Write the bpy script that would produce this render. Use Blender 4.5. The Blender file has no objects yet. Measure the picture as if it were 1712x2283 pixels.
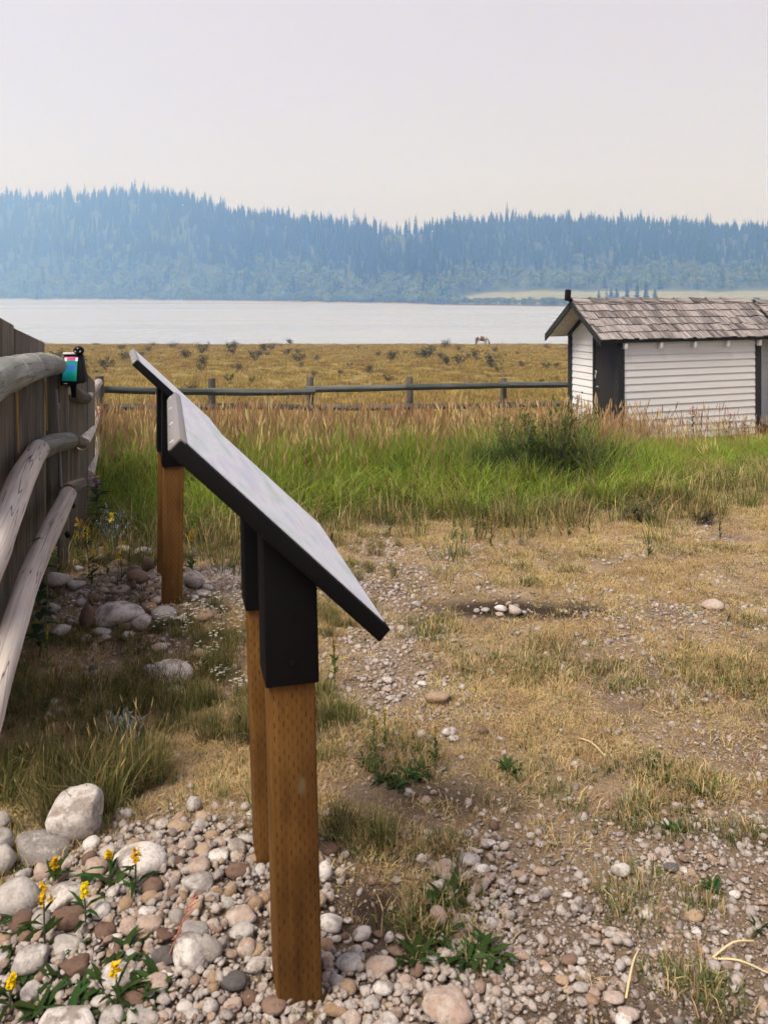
import bpy, math, random
import numpy as np
from mathutils import Vector, Matrix

# ------------------------------------------------------------------ camera, world, sun, exposure
SC = bpy.context.scene
COL = SC.collection
FPX, PW, PH, YH = 1860.0, 1712.0, 2283.0, 652.0      # focal length and horizon row of the photograph, in its own pixels
EYE = 1.58
cam_d = bpy.data.cameras.new("camera")
cam = bpy.data.objects.new("camera", cam_d)
COL.objects.link(cam)
cam.location = (0, 0, EYE)
cam.rotation_euler = (math.radians(90), 0, 0)
cam_d.sensor_fit = 'HORIZONTAL'
cam_d.sensor_width = 36.0
cam_d.lens = 36.0 * FPX / PW
cam_d.shift_y = -((PH / 2 - YH) / PW)
cam_d.clip_start = 0.05
cam_d.clip_end = 20000
cam_d.dof.use_dof = True
cam_d.dof.focus_distance = 9.0
cam_d.dof.aperture_fstop = 14.0
SC.camera = cam

SUN_DIR = Vector((-0.40, -0.39, 0.83)).normalized()    # towards the sun: high, left and a little behind the camera
w = bpy.data.worlds.new("World")
SC.world = w
w.use_nodes = True
nt = w.node_tree
nt.nodes.clear()
sky = nt.nodes.new("ShaderNodeTexSky")
sky.sky_type = 'NISHITA'
sky.sun_disc = False
sky.sun_elevation = math.asin(SUN_DIR.z)
sky.sun_rotation = math.atan2(SUN_DIR.x, SUN_DIR.y)
sky.air_density = 1.0
sky.dust_density = 4.0
sky.ozone_density = 1.0
mixn = nt.nodes.new("ShaderNodeMix")
mixn.data_type = 'RGBA'
mixn.inputs[0].default_value = 0.86                    # thin even smoke over the whole dome
mixn.inputs[7].default_value = (7.45, 6.05, 6.15, 1)
nt.links.new(sky.outputs[0], mixn.inputs[6])
bg = nt.nodes.new("ShaderNodeBackground")
bg.inputs[1].default_value = 0.068
nt.links.new(mixn.outputs[2], bg.inputs[0])
wo = nt.nodes.new("ShaderNodeOutputWorld")
nt.links.new(bg.outputs[0], wo.inputs[0])

sun_d = bpy.data.lights.new("sun", 'SUN')
sun_d.energy = 3.7
sun_d.angle = math.radians(25)
sun_d.color = (1.0, 0.93, 0.85)
sun = bpy.data.objects.new("sun", sun_d)
COL.objects.link(sun)
sun.rotation_euler = SUN_DIR.to_track_quat('Z', 'Y').to_euler()

SC.view_settings.view_transform = 'Standard'
SC.view_settings.look = 'None'
SC.view_settings.exposure = 0.6
SC.view_settings.gamma = 1.0
SC.view_settings.use_curve_mapping = False
SC.render.engine = 'CYCLES'
SC.cycles.max_bounces = 5
SC.cycles.diffuse_bounces = 3
SC.cycles.glossy_bounces = 2
SC.cycles.transmission_bounces = 2
SC.cycles.use_adaptive_sampling = True
SC.cycles.adaptive_threshold = 0.05
SC.cycles.transparent_max_bounces = 6
SC.cycles.volume_bounces = 3
SC.cycles.use_denoising = True

rng = np.random.default_rng(7)
random.seed(7)

# ------------------------------------------------------------------ small tools
def _hash(ix, iy, seed):
    n = (ix.astype(np.int64) * 374761393 + iy.astype(np.int64) * 668265263 + seed * 1442695041) & 0x7fffffff
    n = ((n ^ (n >> 13)) * 1274126177) & 0x7fffffff
    n = n ^ (n >> 16)
    return (n & 0xffff) / 65535.0

def vnoise(x, y, seed=0):
    x = np.asarray(x, float); y = np.asarray(y, float)
    ix = np.floor(x); iy = np.floor(y)
    fx = x - ix; fy = y - iy
    fx = fx * fx * (3 - 2 * fx); fy = fy * fy * (3 - 2 * fy)
    a = _hash(ix, iy, seed); b = _hash(ix + 1, iy, seed)
    c = _hash(ix, iy + 1, seed); d = _hash(ix + 1, iy + 1, seed)
    return a + (b - a) * fx + (c - a) * fy + (a - b - c + d) * fx * fy

def fbm(x, y, seed=0, o=3):
    s = 0; amp = .5; t = 0
    for k in range(o):
        s = s + amp * vnoise(np.asarray(x) * 2 ** k + 17.3 * k, np.asarray(y) * 2 ** k - 9.1 * k, seed + k)
        t += amp; amp *= .5
    return s / t

def smooth(a, b, x):
    t = np.clip((np.asarray(x, float) - a) / (b - a), 0, 1)
    return t * t * (3 - 2 * t)

_PY = np.array([-60, 0, 1.5, 4.6, 6.3, 8, 10, 14.5, 17.5, 24, 40, 70, 108, 114, 126, 140, 170], float)
_PZ = np.array([.05, 0, 0, -.01, -.13, -.28, -.49, -1.02, -1.34, -1.72, -2.55, -3.83, -5.33, -5.62, -6.9, -8.4, -10], float)

def gz(x, y):
    x = np.asarray(x, float); y = np.asarray(y, float)
    z = np.interp(y, _PY, _PZ)
    z = z * .5 + .25 * (np.interp(y - .8, _PY, _PZ) + np.interp(y + .8, _PY, _PZ))
    amp = .035 * smooth(0, 6, y) + .22 * smooth(18, 60, y)
    z = z + amp * (fbm(x * .35, y * .35, 3) - .5) + .06 * (fbm(x * 1.3, y * 1.3, 5) - .5) * smooth(.5, 2, y)
    # heap of gravel round the near sign, smaller one round the far sign
    z = z + .085 * np.exp(-(((x + .46) / .40) ** 2 + ((y - 2.08) / .42) ** 2))
    z = z + .08 * np.exp(-(((x + 1.2) / .40) ** 2 + ((y - 4.35) / .45) ** 2))
    return z

def ray_at(px, py, Y):
    return Vector(((px - 856.0) / FPX * Y, Y, EYE - (py - YH) / FPX * Y))

def G(px, py, lift=0.0):
    """where the sight line through a photograph pixel meets the ground"""
    Y = np.concatenate([np.linspace(1.0, 30, 3000), np.linspace(30, 160, 2000)])
    X = (px - 856.0) / FPX * Y
    Z = EYE - (py - YH) / FPX * Y
    below = Z < gz(X, Y) + lift
    i = int(np.argmax(below)) if below.any() else len(Y) - 1
    return Vector((X[i], Y[i], float(gz(X[i], Y[i]))))

def make_mesh(name, V, tris=None, quads=None, cols=None, uv=None, smooth_shade=False, mat=None):
    V = np.asarray(V, np.float32)
    me = bpy.data.meshes.new(name)
    tris = np.zeros((0, 3), np.int32) if tris is None else np.asarray(tris, np.int32).reshape(-1, 3)
    quads = np.zeros((0, 4), np.int32) if quads is None else np.asarray(quads, np.int32).reshape(-1, 4)
    loops = np.concatenate([quads.ravel(), tris.ravel()])
    starts = np.concatenate([np.arange(len(quads)) * 4, len(quads) * 4 + np.arange(len(tris)) * 3])
    me.vertices.add(len(V)); me.vertices.foreach_set("co", V.ravel())
    me.loops.add(len(loops)); me.loops.foreach_set("vertex_index", loops)
    me.polygons.add(len(starts)); me.polygons.foreach_set("loop_start", starts.astype(np.int32))
    me.update(calc_edges=True)
    if cols is not None:
        a = me.color_attributes.new("Col", 'FLOAT_COLOR', 'POINT')
        c = np.ones((len(V), 4), np.float32); c[:, :3] = np.clip(cols, 0, 1)
        a.data.foreach_set("color", c.ravel())
    if uv is not None:
        l = me.uv_layers.new(name="UVMap")
        l.data.foreach_set("uv", np.asarray(uv, np.float32)[loops].ravel())
    if smooth_shade:
        me.polygons.foreach_set("use_smooth", np.ones(len(starts), bool))
    if mat is not None:
        me.materials.append(mat)
    return me

def obj(name, me, parent=None, loc=None):
    o = bpy.data.objects.new(name, me)
    COL.objects.link(o)
    if loc is not None:
        o.location = loc
    if parent is not None:
        o.parent = parent
    return o

def tag(o, label=None, cat=None, group=None, kind=None):
    if label: o["label"] = label
    if cat: o["category"] = cat
    if group: o["group"] = group
    if kind: o["kind"] = kind
    return o

def empty(name, loc, rz=0.0):
    o = bpy.data.objects.new(name, None)
    COL.objects.link(o)
    o.location = loc
    o.rotation_euler = (0, 0, rz)
    return o

def copy_tree(o, parent=None):
    c = o.copy(); COL.objects.link(c)
    if parent is not None: c.parent = parent
    for ch in o.children: copy_tree(ch, c)
    return c

class MB:
    """collects pieces of one mesh: vertices, faces, uv (metres, u along the grain) and colours"""
    def __init__(s): s.V = []; s.T = []; s.Q = []; s.U = []; s.C = []; s.n = 0
    def add(s, V, T=None, Q=None, U=None, C=None):
        V = np.asarray(V, float).reshape(-1, 3)
        if T is not None and len(T): s.T.append(np.asarray(T).reshape(-1, 3) + s.n)
        if Q is not None and len(Q): s.Q.append(np.asarray(Q).reshape(-1, 4) + s.n)
        s.V.append(V); s.n += len(V)
        s.U.append(np.zeros((len(V), 2)) if U is None else np.asarray(U, float))
        if C is None: C = (.5, .5, .5)
        C = np.asarray(C, float)
        s.C.append(np.broadcast_to(C, (len(V), 3)) if C.ndim == 1 else C)
        return s
    def hexa(s, P):
        """six faces over eight corners, bottom loop then top loop; every face has its own vertices and uv in metres"""
        P = [Vector(p) for p in P]
        fs = [(0, 3, 2, 1), (4, 5, 6, 7), (0, 1, 5, 4), (1, 2, 6, 5), (2, 3, 7, 6), (3, 0, 4, 7)]
        ex = [(P[1] - P[0]).length, (P[3] - P[0]).length, (P[4] - P[0]).length]
        ax = [P[1] - P[0], P[3] - P[0], P[4] - P[0]]
        k = ex.index(max(ex)); L = ax[k].normalized()
        off = random.random() * 20
        for fi, f in enumerate(fs):
            c = [P[i] for i in f]
            nrm = (c[1] - c[0]).cross(c[2] - c[0])
            nrm = nrm.normalized() if nrm.length > 1e-9 else Vector((0, 0, 1))
            u_ = L - nrm * L.dot(nrm)
            u_ = u_.normalized() if u_.length > .3 else (c[1] - c[0]).normalized()
            v_ = nrm.cross(u_)
            s.add([tuple(p) for p in c], Q=[(0, 1, 2, 3)],
                  U=[((p - P[0]).dot(u_) + off, (p - P[0]).dot(v_) + off + fi * .37) for p in c])
        return s
    def box(s, c, size, M=None):
        x, y, z = [v / 2 for v in size]
        P = [(-x, -y, -z), (x, -y, -z), (x, y, -z), (-x, y, -z), (-x, -y, z), (x, -y, z), (x, y, z), (-x, y, z)]
        M = M or Matrix.Identity(3)
        c = Vector(c)
        return s.hexa([c + M @ Vector(p) for p in P])
    def tube(s, pts, rad, seg=12, wob=.0, seed=0, cap=True, sub=1, lin=False):
        P = [Vector(p) for p in pts]
        R = [rad] * len(P) if np.isscalar(rad) else list(rad)
        if sub > 1:
            P2, R2 = [], []
            for i in range(len(P) - 1):
                p0 = P[max(i - 1, 0)]; p1 = P[i]; p2 = P[i + 1]; p3 = P[min(i + 2, len(P) - 1)]
                for k in range(sub):
                    t = k / sub
                    q = .5 * ((2 * p1) + (p2 - p0) * t + (2 * p0 - 5 * p1 + 4 * p2 - p3) * t * t + (3 * p1 - p0 - 3 * p2 + p3) * t ** 3)
                    if lin: q = p1.lerp(p2, t) + (q - p1.lerp(p2, t)) * .25
                    P2.append(q); R2.append(R[i] * (1 - t) + R[i + 1] * t)
            P2.append(P[-1]); R2.append(R[-1]); P, R = P2, R2
        V, U = [], []
        arc = random.random() * 20; u0 = random.random() * 20
        prev = None
        for i, p in enumerate(P):
            d = (P[min(i + 1, len(P) - 1)] - P[max(i - 1, 0)]).normalized()
            up = Vector((0, 0, 1)) if abs(d.z) < .9 else Vector((0, 1, 0))
            if prev is None: a = d.cross(up).normalized()
            else: a = (prev - d * prev.dot(d)).normalized()
            prev = a; b = d.cross(a)
            if i: arc += (p - P[i - 1]).length
            for k in range(seg + 1):
                th = 2 * math.pi * (k % seg) / seg
                r = R[i]
                if wob: r *= 1 + wob * (2 * float(vnoise(arc * 5 + seed * 9.7, math.cos(th) * 1.1 + math.sin(th) * 2.3, seed)) - 1)
                V.append(p + a * (r * math.cos(th)) + b * (r * math.sin(th)))
                U.append((arc, u0 + 2 * math.pi * k / seg * R[i]))
        Q = []
        for i in range(len(P) - 1):
            for k in range(seg):
                Q.append((i * (seg + 1) + k, i * (seg + 1) + k + 1, (i + 1) * (seg + 1) + k + 1, (i + 1) * (seg + 1) + k))
        s.add([tuple(v) for v in V], Q=Q, U=U)
        if cap:
            for e, p in ((0, P[0]), (len(P) - 1, P[-1])):
                ring = [V[e * (seg + 1) + k] for k in range(seg)]
                vv = [tuple(p)] + [tuple(q) for q in ring]
                T = [(0, 1 + (k + 1) % seg, 1 + k) if e == 0 else (0, 1 + k, 1 + (k + 1) % seg) for k in range(seg)]
                s.add(vv, T=T, U=[(k * .02, k * .02) for k in range(len(vv))])
        return s
    def mesh(s, name, mat, smooth_shade=False, cols=False):
        return make_mesh(name, np.concatenate(s.V), np.concatenate(s.T) if s.T else None, np.concatenate(s.Q) if s.Q else None,
                         np.concatenate(s.C) if cols else None, np.concatenate(s.U), smooth_shade, mat)
    def build(s, name, mat, parent=None, smooth_shade=False, bevel=0.0, loc=None, cols=False):
        me = s.mesh(name, mat, smooth_shade, cols)
        o = obj(name, me, parent, loc)
        if bevel:
            # separate faces are welded first so that the bevel finds real edges
            wd = o.modifiers.new("weld", 'WELD'); wd.merge_threshold = .0005
            bv = o.modifiers.new("bevel", 'BEVEL'); bv.width = bevel; bv.segments = 2; bv.limit_method = 'ANGLE'
        return o

# ------------------------------------------------------------------ materials
def mat(name):
    m = bpy.data.materials.new(name); m.use_nodes = True
    n = m.node_tree; b = n.nodes["Principled BSDF"]
    return m, n, b

def N(n, t, **k):
    x = n.nodes.new(t)
    for a, v in k.items(): setattr(x, a, v)
    return x

def ramp(n, fac, stops):
    r = N(n, "ShaderNodeValToRGB")
    el = r.color_ramp.elements
    el[0].position = stops[0][0]; el[0].color = (*stops[0][1], 1)
    el[1].position = stops[-1][0]; el[1].color = (*stops[-1][1], 1)
    for p, c in stops[1:-1]:
        e = el.new(p); e.color = (*c, 1)
    n.links.new(fac, r.inputs[0])
    return r.outputs[0]

def mixc(n, fac, a, b, mode='MIX'):
    m = N(n, "ShaderNodeMix", data_type='RGBA', blend_type=mode)
    for s, v in ((m.inputs[0], fac), (m.inputs[6], a), (m.inputs[7], b)):
        if isinstance(v, (int, float)): s.default_value = v
        elif isinstance(v, tuple): s.default_value = (*v, 1) if len(v) == 3 else v
        else: n.links.new(v, s)
    return m.outputs[2]

def math_(n, op, a, b=None, c=None):
    m = N(n, "ShaderNodeMath", operation=op)
    for i, v in enumerate((a, b, c)):
        if v is None: continue
        if isinstance(v, (int, float)): m.inputs[i].default_value = v
        else: n.links.new(v, m.inputs[i])
    return m.outputs[0]

def noise(n, vec, scale, detail=4, rough=.55, sc3=None, off=None):
    t = N(n, "ShaderNodeTexNoise")
    t.inputs["Scale"].default_value = scale; t.inputs["Detail"].default_value = detail; t.inputs["Roughness"].default_value = rough
    if sc3:
        mp = N(n, "ShaderNodeMapping"); mp.inputs["Scale"].default_value = sc3
        n.links.new(vec, mp.inputs[0]); vec = mp.outputs[0]
    n.links.new(vec, t.inputs["Vector"])
    return t.outputs["Fac"]

def bump(n, b, h, dist, strength=1.0):
    x = N(n, "ShaderNodeBump"); x.inputs["Distance"].default_value = dist; x.inputs["Strength"].default_value = strength
    n.links.new(h, x.inputs["Height"]); n.links.new(x.outputs[0], b.inputs["Normal"])

def wood(name, stops, rough=.85, grain=70, crack=.0, blotch=None, bdist=.004):
    """weathered timber: grain along u of the uv map"""
    m, n, b = mat(name)
    uv = N(n, "ShaderNodeUVMap").outputs[0]
    oi = N(n, "ShaderNodeObjectInfo")
    g = noise(n, uv, 1.0, 6, .65, (2.2, grain, 1))
    g2 = noise(n, uv, 1.0, 4, .6, (1.2, 9, 1))
    f = math_(n, 'MULTIPLY_ADD', g2, .55, math_(n, 'MULTIPLY', g, .6))
    f = math_(n, 'ADD', f, math_(n, 'MULTIPLY_ADD', oi.outputs["Random"], .16, -.14))
    c = ramp(n, f, stops)
    if blotch:
        bl = noise(n, uv, 1.0, 4, .6, (5, 8, 1))
        c = mixc(n, ramp(n, bl, [(.5, (0, 0, 0)), (.66, (.75, .75, .75))]), c, blotch)
    if crack:
        cr = noise(n, uv, 1.0, 2, .4, (.8, 30, 1))
        k = ramp(n, math_(n, 'ABSOLUTE', math_(n, 'SUBTRACT', cr, .5)), [(0, (0, 0, 0)), (crack, (1, 1, 1))])
        c = mixc(n, k, (.03, .024, .02), c)
    n.links.new(c, b.inputs["Base Color"])
    b.inputs["Roughness"].default_value = rough
    bump(n, b, f, bdist)
    return m

def plain(name, col, rough=.5, metal=0.0, var=.06, spec=.5, scale=30):
    m, n, b = mat(name)
    oc = N(n, "ShaderNodeTexCoord").outputs["Object"]
    f = noise(n, oc, scale, 4, .6)
    lo = tuple(max(0, c * (1 - var)) for c in col); hi = tuple(min(1, c * (1 + var)) for c in col)
    n.links.new(ramp(n, f, [(.3, lo), (.7, hi)]), b.inputs["Base Color"])
    b.inputs["Roughness"].default_value = rough; b.inputs["Metallic"].default_value = metal
    b.inputs["Specular IOR Level"].default_value = spec
    bump(n, b, f, .0006)
    return m

M = {}
M['rail'] = wood("weathered_log", [(.30, (.15, .125, .11)), (.48, (.39, .345, .315)), (.64, (.55, .50, .46))], crack=.012)
M['rail_green'] = wood("green_grey_log", [(.28, (.08, .088, .078)), (.5, (.215, .222, .20)), (.68, (.40, .395, .36))], crack=.008, blotch=(.12, .14, .11))
M['rail_far'] = wood("treated_rail", [(.3, (.022, .028, .026)), (.5, (.06, .07, .064)), (.7, (.13, .142, .135))], crack=.01)
M['far_post'] = wood("treated_post", [(.3, (.028, .024, .018)), (.5, (.07, .057, .042)), (.7, (.13, .108, .085))], crack=.02)
M['plank'] = wood("dark_plank", [(.28, (.018, .014, .010)), (.46, (.066, .052, .036)), (.58, (.13, .105, .074)), (.74, (.20, .17, .125))], grain=30, crack=.035, blotch=(.05, .05, .034), bdist=.01)
M['black_metal'] = plain("black_powder_coat", (.0050, .0048, .0056), .6, 0, .05, .10)
M['edge_sheen'] = plain("painted_sky_sheen", (.17, .15, .145), .38, .0, .04)  # sky reflection on the black frame's upper edge, put into a lighter colour
M['steel'] = plain("steel_screw", (.75, .74, .72), .3, .6)
M['white_paint'] = wood("white_paint", [(.2, (.60, .61, .625)), (.5, (.675, .685, .705)), (.75, (.71, .72, .74))], .6, 30, 0, bdist=.0012)
M['dark_trim'] = wood("dark_green_trim", [(.25, (.006, .0065, .006)), (.5, (.010, .0105, .009)), (.75, (.018, .018, .015))], .85, 40, 0, bdist=.001)
M['door_paint'] = wood("dark_door_paint", [(.25, (.009, .008, .006)), (.5, (.014, .012, .009)), (.75, (.02, .017, .012))], .85, 40, 0, bdist=.001)
M['shingle'] = wood("weathered_shingle", [(.32, (.025, .022, .022)), (.42, (.11, .098, .096)), (.55, (.27, .245, .24)), (.8, (.42, .385, .38))], .95, 30, .035, bdist=.006)
M['soffit'] = wood("soffit_board", [(.25, (.50, .46, .40)), (.75, (.64, .60, .54))], .7, 20, 0, bdist=.001)
M['conduit'] = plain("grey_conduit", (.22, .22, .25), .45)
M['lichen'] = plain("yellow_lichen", (.34, .24, .06), .9)

def treated_post():
    m, n, b = mat("incised_treated_wood")
    uv = N(n, "ShaderNodeUVMap").outputs[0]
    sp = N(n, "ShaderNodeSeparateXYZ"); n.links.new(uv, sp.inputs[0])
    g = noise(n, uv, 1.0, 5, .6, (2, 60, 1)); g2 = noise(n, uv, 1.0, 3, .6, (3, 5, 1))
    f = math_(n, 'MULTIPLY_ADD', g2, .7, math_(n, 'MULTIPLY', g, .35))
    c = ramp(n, f, [(.33, (.055, .025, .0065)), (.5, (.115, .055, .0135)), (.7, (.19, .098, .026))])
    a = math_(n, 'DIVIDE', sp.outputs[1], .0098)
    colm = math_(n, 'FLOOR', a)
    fx = math_(n, 'ABSOLUTE', math_(n, 'SUBTRACT', math_(n, 'FRACT', a), .5))
    bb = math_(n, 'ADD', math_(n, 'DIVIDE', sp.outputs[0], .030), math_(n, 'MULTIPLY', colm, .5))
    fy = math_(n, 'ABSOLUTE', math_(n, 'SUBTRACT', math_(n, 'FRACT', bb), .5))
    dash = math_(n, 'MULTIPLY', math_(n, 'LESS_THAN', fx, .13), math_(n, 'LESS_THAN', fy, .2))
    c = mixc(n, math_(n, 'MULTIPLY', math_(n, 'MULTIPLY', dash, ramp(n, noise(n, uv, 1.0, 2, .5, (25, 40, 1)), [(.35, (.1, .1, .1)), (.6, (1, 1, 1))])), .75), c, (.022, .010, .005))
    v = N(n, "ShaderNodeTexVoronoi"); v.inputs["Scale"].default_value = 1.0
    mp = N(n, "ShaderNodeMapping"); mp.inputs["Scale"].default_value = (3.2, 7, 1)
    n.links.new(uv, mp.inputs[0]); n.links.new(mp.outputs[0], v.inputs["Vector"])
    kn = ramp(n, v.outputs["Distance"], [(.05, (.85, .85, .85)), (.075, (.2, .2, .2)), (.10, (0, 0, 0))])
    c = mixc(n, kn, c, (.14, .11, .055))
    n.links.new(c, b.inputs["Base Color"]); b.inputs["Roughness"].default_value = .8; b.inputs["Specular IOR Level"].default_value = .12
    bump(n, b, math_(n, 'SUBTRACT', f, dash), .002)
    return m
M['post'] = treated_post()

def sign_print():
    m, n, b = mat("sky_paled_sign_print")
    oc = N(n, "ShaderNodeUVMap").outputs[0]
    a = noise(n, oc, 1.0, 3, .5, (4.5, 11, 1)); c1 = noise(n, oc, 1.0, 2, .5, (3, 17, 3))
    c = ramp(n, a, [(.26, (.40, .47, .46)), (.42, (.52, .57, .61)), (.52, (.59, .62, .67)), (.60, (.55, .54, .62)), (.74, (.43, .52, .64))])  # print colours paled to carry the sky's reflection on the panel
    c = mixc(n, ramp(n, c1, [(.63, (0, 0, 0)), (.70, (.7, .7, .7))]), c, (.58, .40, .40))
    n.links.new(c, b.inputs["Base Color"]); b.inputs["Roughness"].default_value = .55
    b.inputs["Specular IOR Level"].default_value = .35
    return m
M['print'] = sign_print()

def iridescent():
    m, n, b = mat("iridescent_solar_film")
    oc = N(n, "ShaderNodeTexCoord").outputs["Object"]
    f = noise(n, oc, 14, 2, .5)
    c = ramp(n, f, [(.28, (.03, .10, .45)), (.42, (.0, .22, .24)), (.55, (.0, .26, .12)), (.66, (.01, .20, .22)), (.78, (.45, .08, .35))])
    sp = N(n, "ShaderNodeSeparateXYZ"); n.links.new(oc, sp.inputs[0])
    top = math_(n, 'GREATER_THAN', sp.outputs[2], .133)
    f2 = noise(n, oc, 30, 2)
    c = mixc(n, top, c, ramp(n, f2, [(.35, (.35, .05, .45)), (.5, (.6, .08, .25)), (.65, (.7, .22, .05))]))
    n.links.new(c, b.inputs["Base Color"]); b.inputs["Roughness"].default_value = .2
    return m
M['film'] = iridescent()

def stone(name, stops, spots=None):
    m, n, b = mat(name)
    oc = N(n, "ShaderNodeTexCoord").outputs["Object"]
    oi = N(n, "ShaderNodeObjectInfo")
    ge = N(n, "ShaderNodeNewGeometry").outputs["Position"]
    f = noise(n, ge, 16, 5, .65)
    r = math_(n, 'MULTIPLY_ADD', oi.outputs["Random"], .55, math_(n, 'MULTIPLY_ADD', f, .5, -.03))
    c = ramp(n, r, stops)
    if spots:
        s = noise(n, ge, 13, 7, .72)
        c = mixc(n, ramp(n, s, [(.47, (0, 0, 0)), (.57, (.85, .85, .85))]), c, spots)
    fine = noise(n, ge, 85, 5, .75)
    c = mixc(n, .8, c, mixc(n, 1.0, c, ramp(n, fine, [(.32, (.42, .40, .38)), (.46, (.85, .84, .82)), (.7, (1, 1, 1))]), 'MULTIPLY'))
    n.links.new(c, b.inputs["Base Color"]); b.inputs["Roughness"].default_value = .8
    b.inputs["Specular IOR Level"].default_value = .3
    bump(n, b, math_(n, 'ADD', f, math_(n, 'MULTIPLY', fine, .45)), .011)
    return m
M['s_mix'] = stone("pebble_mix", [(.10, (.085, .072, .066)), (.22, (.20, .17, .155)), (.34, (.34, .30, .28)), (.47, (.46, .42, .395)), (.56, (.22, .145, .10)), (.66, (.42, .38, .36)), (.78, (.33, .235, .165)), (.92, (.58, .545, .52))])
M['s_white'] = stone("white_stone", [(.1, (.42, .39, .37)), (.5, (.57, .54, .52)), (.9, (.68, .655, .635))], (.24, .20, .175))
M['s_grey'] = stone("grey_stone", [(.1, (.20, .182, .172)), (.5, (.32, .295, .28)), (.9, (.43, .405, .385))], (.50, .475, .455))
M['s_tan'] = stone("tan_stone", [(.1, (.25, .165, .10)), (.5, (.34, .245, .165)), (.9, (.44, .34, .25))])
M['s_pink'] = stone("pinkish_stone", [(.1, (.28, .195, .155)), (.5, (.38, .285, .235)), (.9, (.46, .375, .325))], (.47, .42, .375))
M['s_brown'] = stone("brown_stone", [(.1, (.11, .065, .047)), (.5, (.175, .112, .083)), (.9, (.25, .175, .135))])
M['s_dark'] = stone("dark_stone", [(.1, (.04, .038, .04)), (.5, (.08, .073, .073)), (.9, (.13, .12, .118))])

def vegetation():
    m, n, b = mat("plant_blades")
    n.nodes.remove(b)
    at = N(n, "ShaderNodeAttribute", attribute_name="Col")
    oi = N(n, "ShaderNodeObjectInfo")
    hs = N(n, "ShaderNodeHueSaturation")
    n.links.new(at.outputs["Color"], hs.inputs["Color"])
    n.links.new(math_(n, 'MULTIPLY_ADD', oi.outputs["Random"], .05, .475), hs.inputs["Hue"])
    n.links.new(math_(n, 'MULTIPLY_ADD', oi.outputs["Random"], .5, .75), hs.inputs["Value"])
    hs.inputs["Saturation"].default_value = 1.0
    d = N(n, "ShaderNodeBsdfDiffuse"); t = N(n, "ShaderNodeBsdfTranslucent")
    n.links.new(hs.outputs[0], d.inputs[0]); n.links.new(hs.outputs[0], t.inputs[0])
    mx = N(n, "ShaderNodeMixShader"); mx.inputs[0].default_value = .3
    n.links.new(d.outputs[0], mx.inputs[1]); n.links.new(t.outputs[0], mx.inputs[2])
    n.links.new(mx.outputs[0], n.nodes["Material Output"].inputs[0])
    return m
M['veg'] = vegetation()
# ------------------------------------------------------------------ ground cover masks (world metres)
def blob(x, y, cx, cy, rx, ry):
    return np.exp(-(((x - cx) / rx) ** 2 + ((y - cy) / ry) ** 2))

def grass_front(x):
    return np.interp(x, [-6, -3, -2.0, -.9, 0, 1.2, 2.3, 3.2, 4.2, 6, 12], [5.0, 5.1, 5.35, 5.75, 6.1, 6.35, 6.9, 7.7, 8.5, 9.3, 11]) + .5 * (fbm(x * .9, x * .3, 21) - .5)

def gravel_mask(x, y):
    n1 = fbm(x * 1.7, y * 1.7, 11); n2 = fbm(x * 5, y * 5, 12)
    heap = np.clip(1.6 * blob(x, y, -.50, 2.02, .62, .50) - .15, 0, 1)
    heap = np.maximum(heap, np.clip(1.5 * blob(x, y, -.10, 1.75, .35, .30), 0, 1))
    near = smooth(2.85, 2.2, y) * smooth(-.15, .25, x) * (.75 + .9 * smooth(.36, .60, n1))
    drift = .7 * blob(x, y, -.05, 4.2, .45, .8) * smooth(.3, .65, n1) + .55 * blob(x, y, .1, 3.3, .35, .45)
    pile = 1.1 * blob(x, y, -1.22, 4.35, .62, .50) + .9 * blob(x, y, -.72, 4.75, .35, .30)
    wide = .10 + .26 * smooth(.52, .72, n1) + .16 * smooth(.5, .7, n2)
    left = .55 * blob(x, y, -1.35, 3.55, .28, .18)
    g = np.maximum.reduce([heap, near, drift, pile, wide + 0 * x, left])
    g = g * smooth(6.4, 5.4, y) * (1 - .9 * blob(x, y, -.95, 2.75, .50, .26)) * (1 - .85 * blob(x, y, -.03, 2.10, .13, .17))
    return np.clip(g, 0, 1)

def soil_mask(x, y):
    s = 1.2 * blob(x, y, .58, 4.22, .36, .12) + .8 * blob(x, y, 1.0, 4.15, .35, .07)
    s = s + .9 * blob(x, y, -.02, 2.10, .14, .16) + .7 * blob(x, y, .22, 2.62, .25, .12) + .5 * blob(x, y, -1.05, 3.75, .35, .15)
    s = s + .8 * blob(x, y, .55, 1.80, .25, .08)
    return np.clip(s * (.5 + fbm(x * 6, y * 6, 31)), 0, 1)

def straw_mask(x, y):
    n1 = fbm(x * 2.1, y * 2.1, 41)
    t = smooth(.22, .55, n1) * (1 - .75 * gravel_mask(x, y)) * (1 - soil_mask(x, y))
    return np.clip(t, 0, 1)

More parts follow.
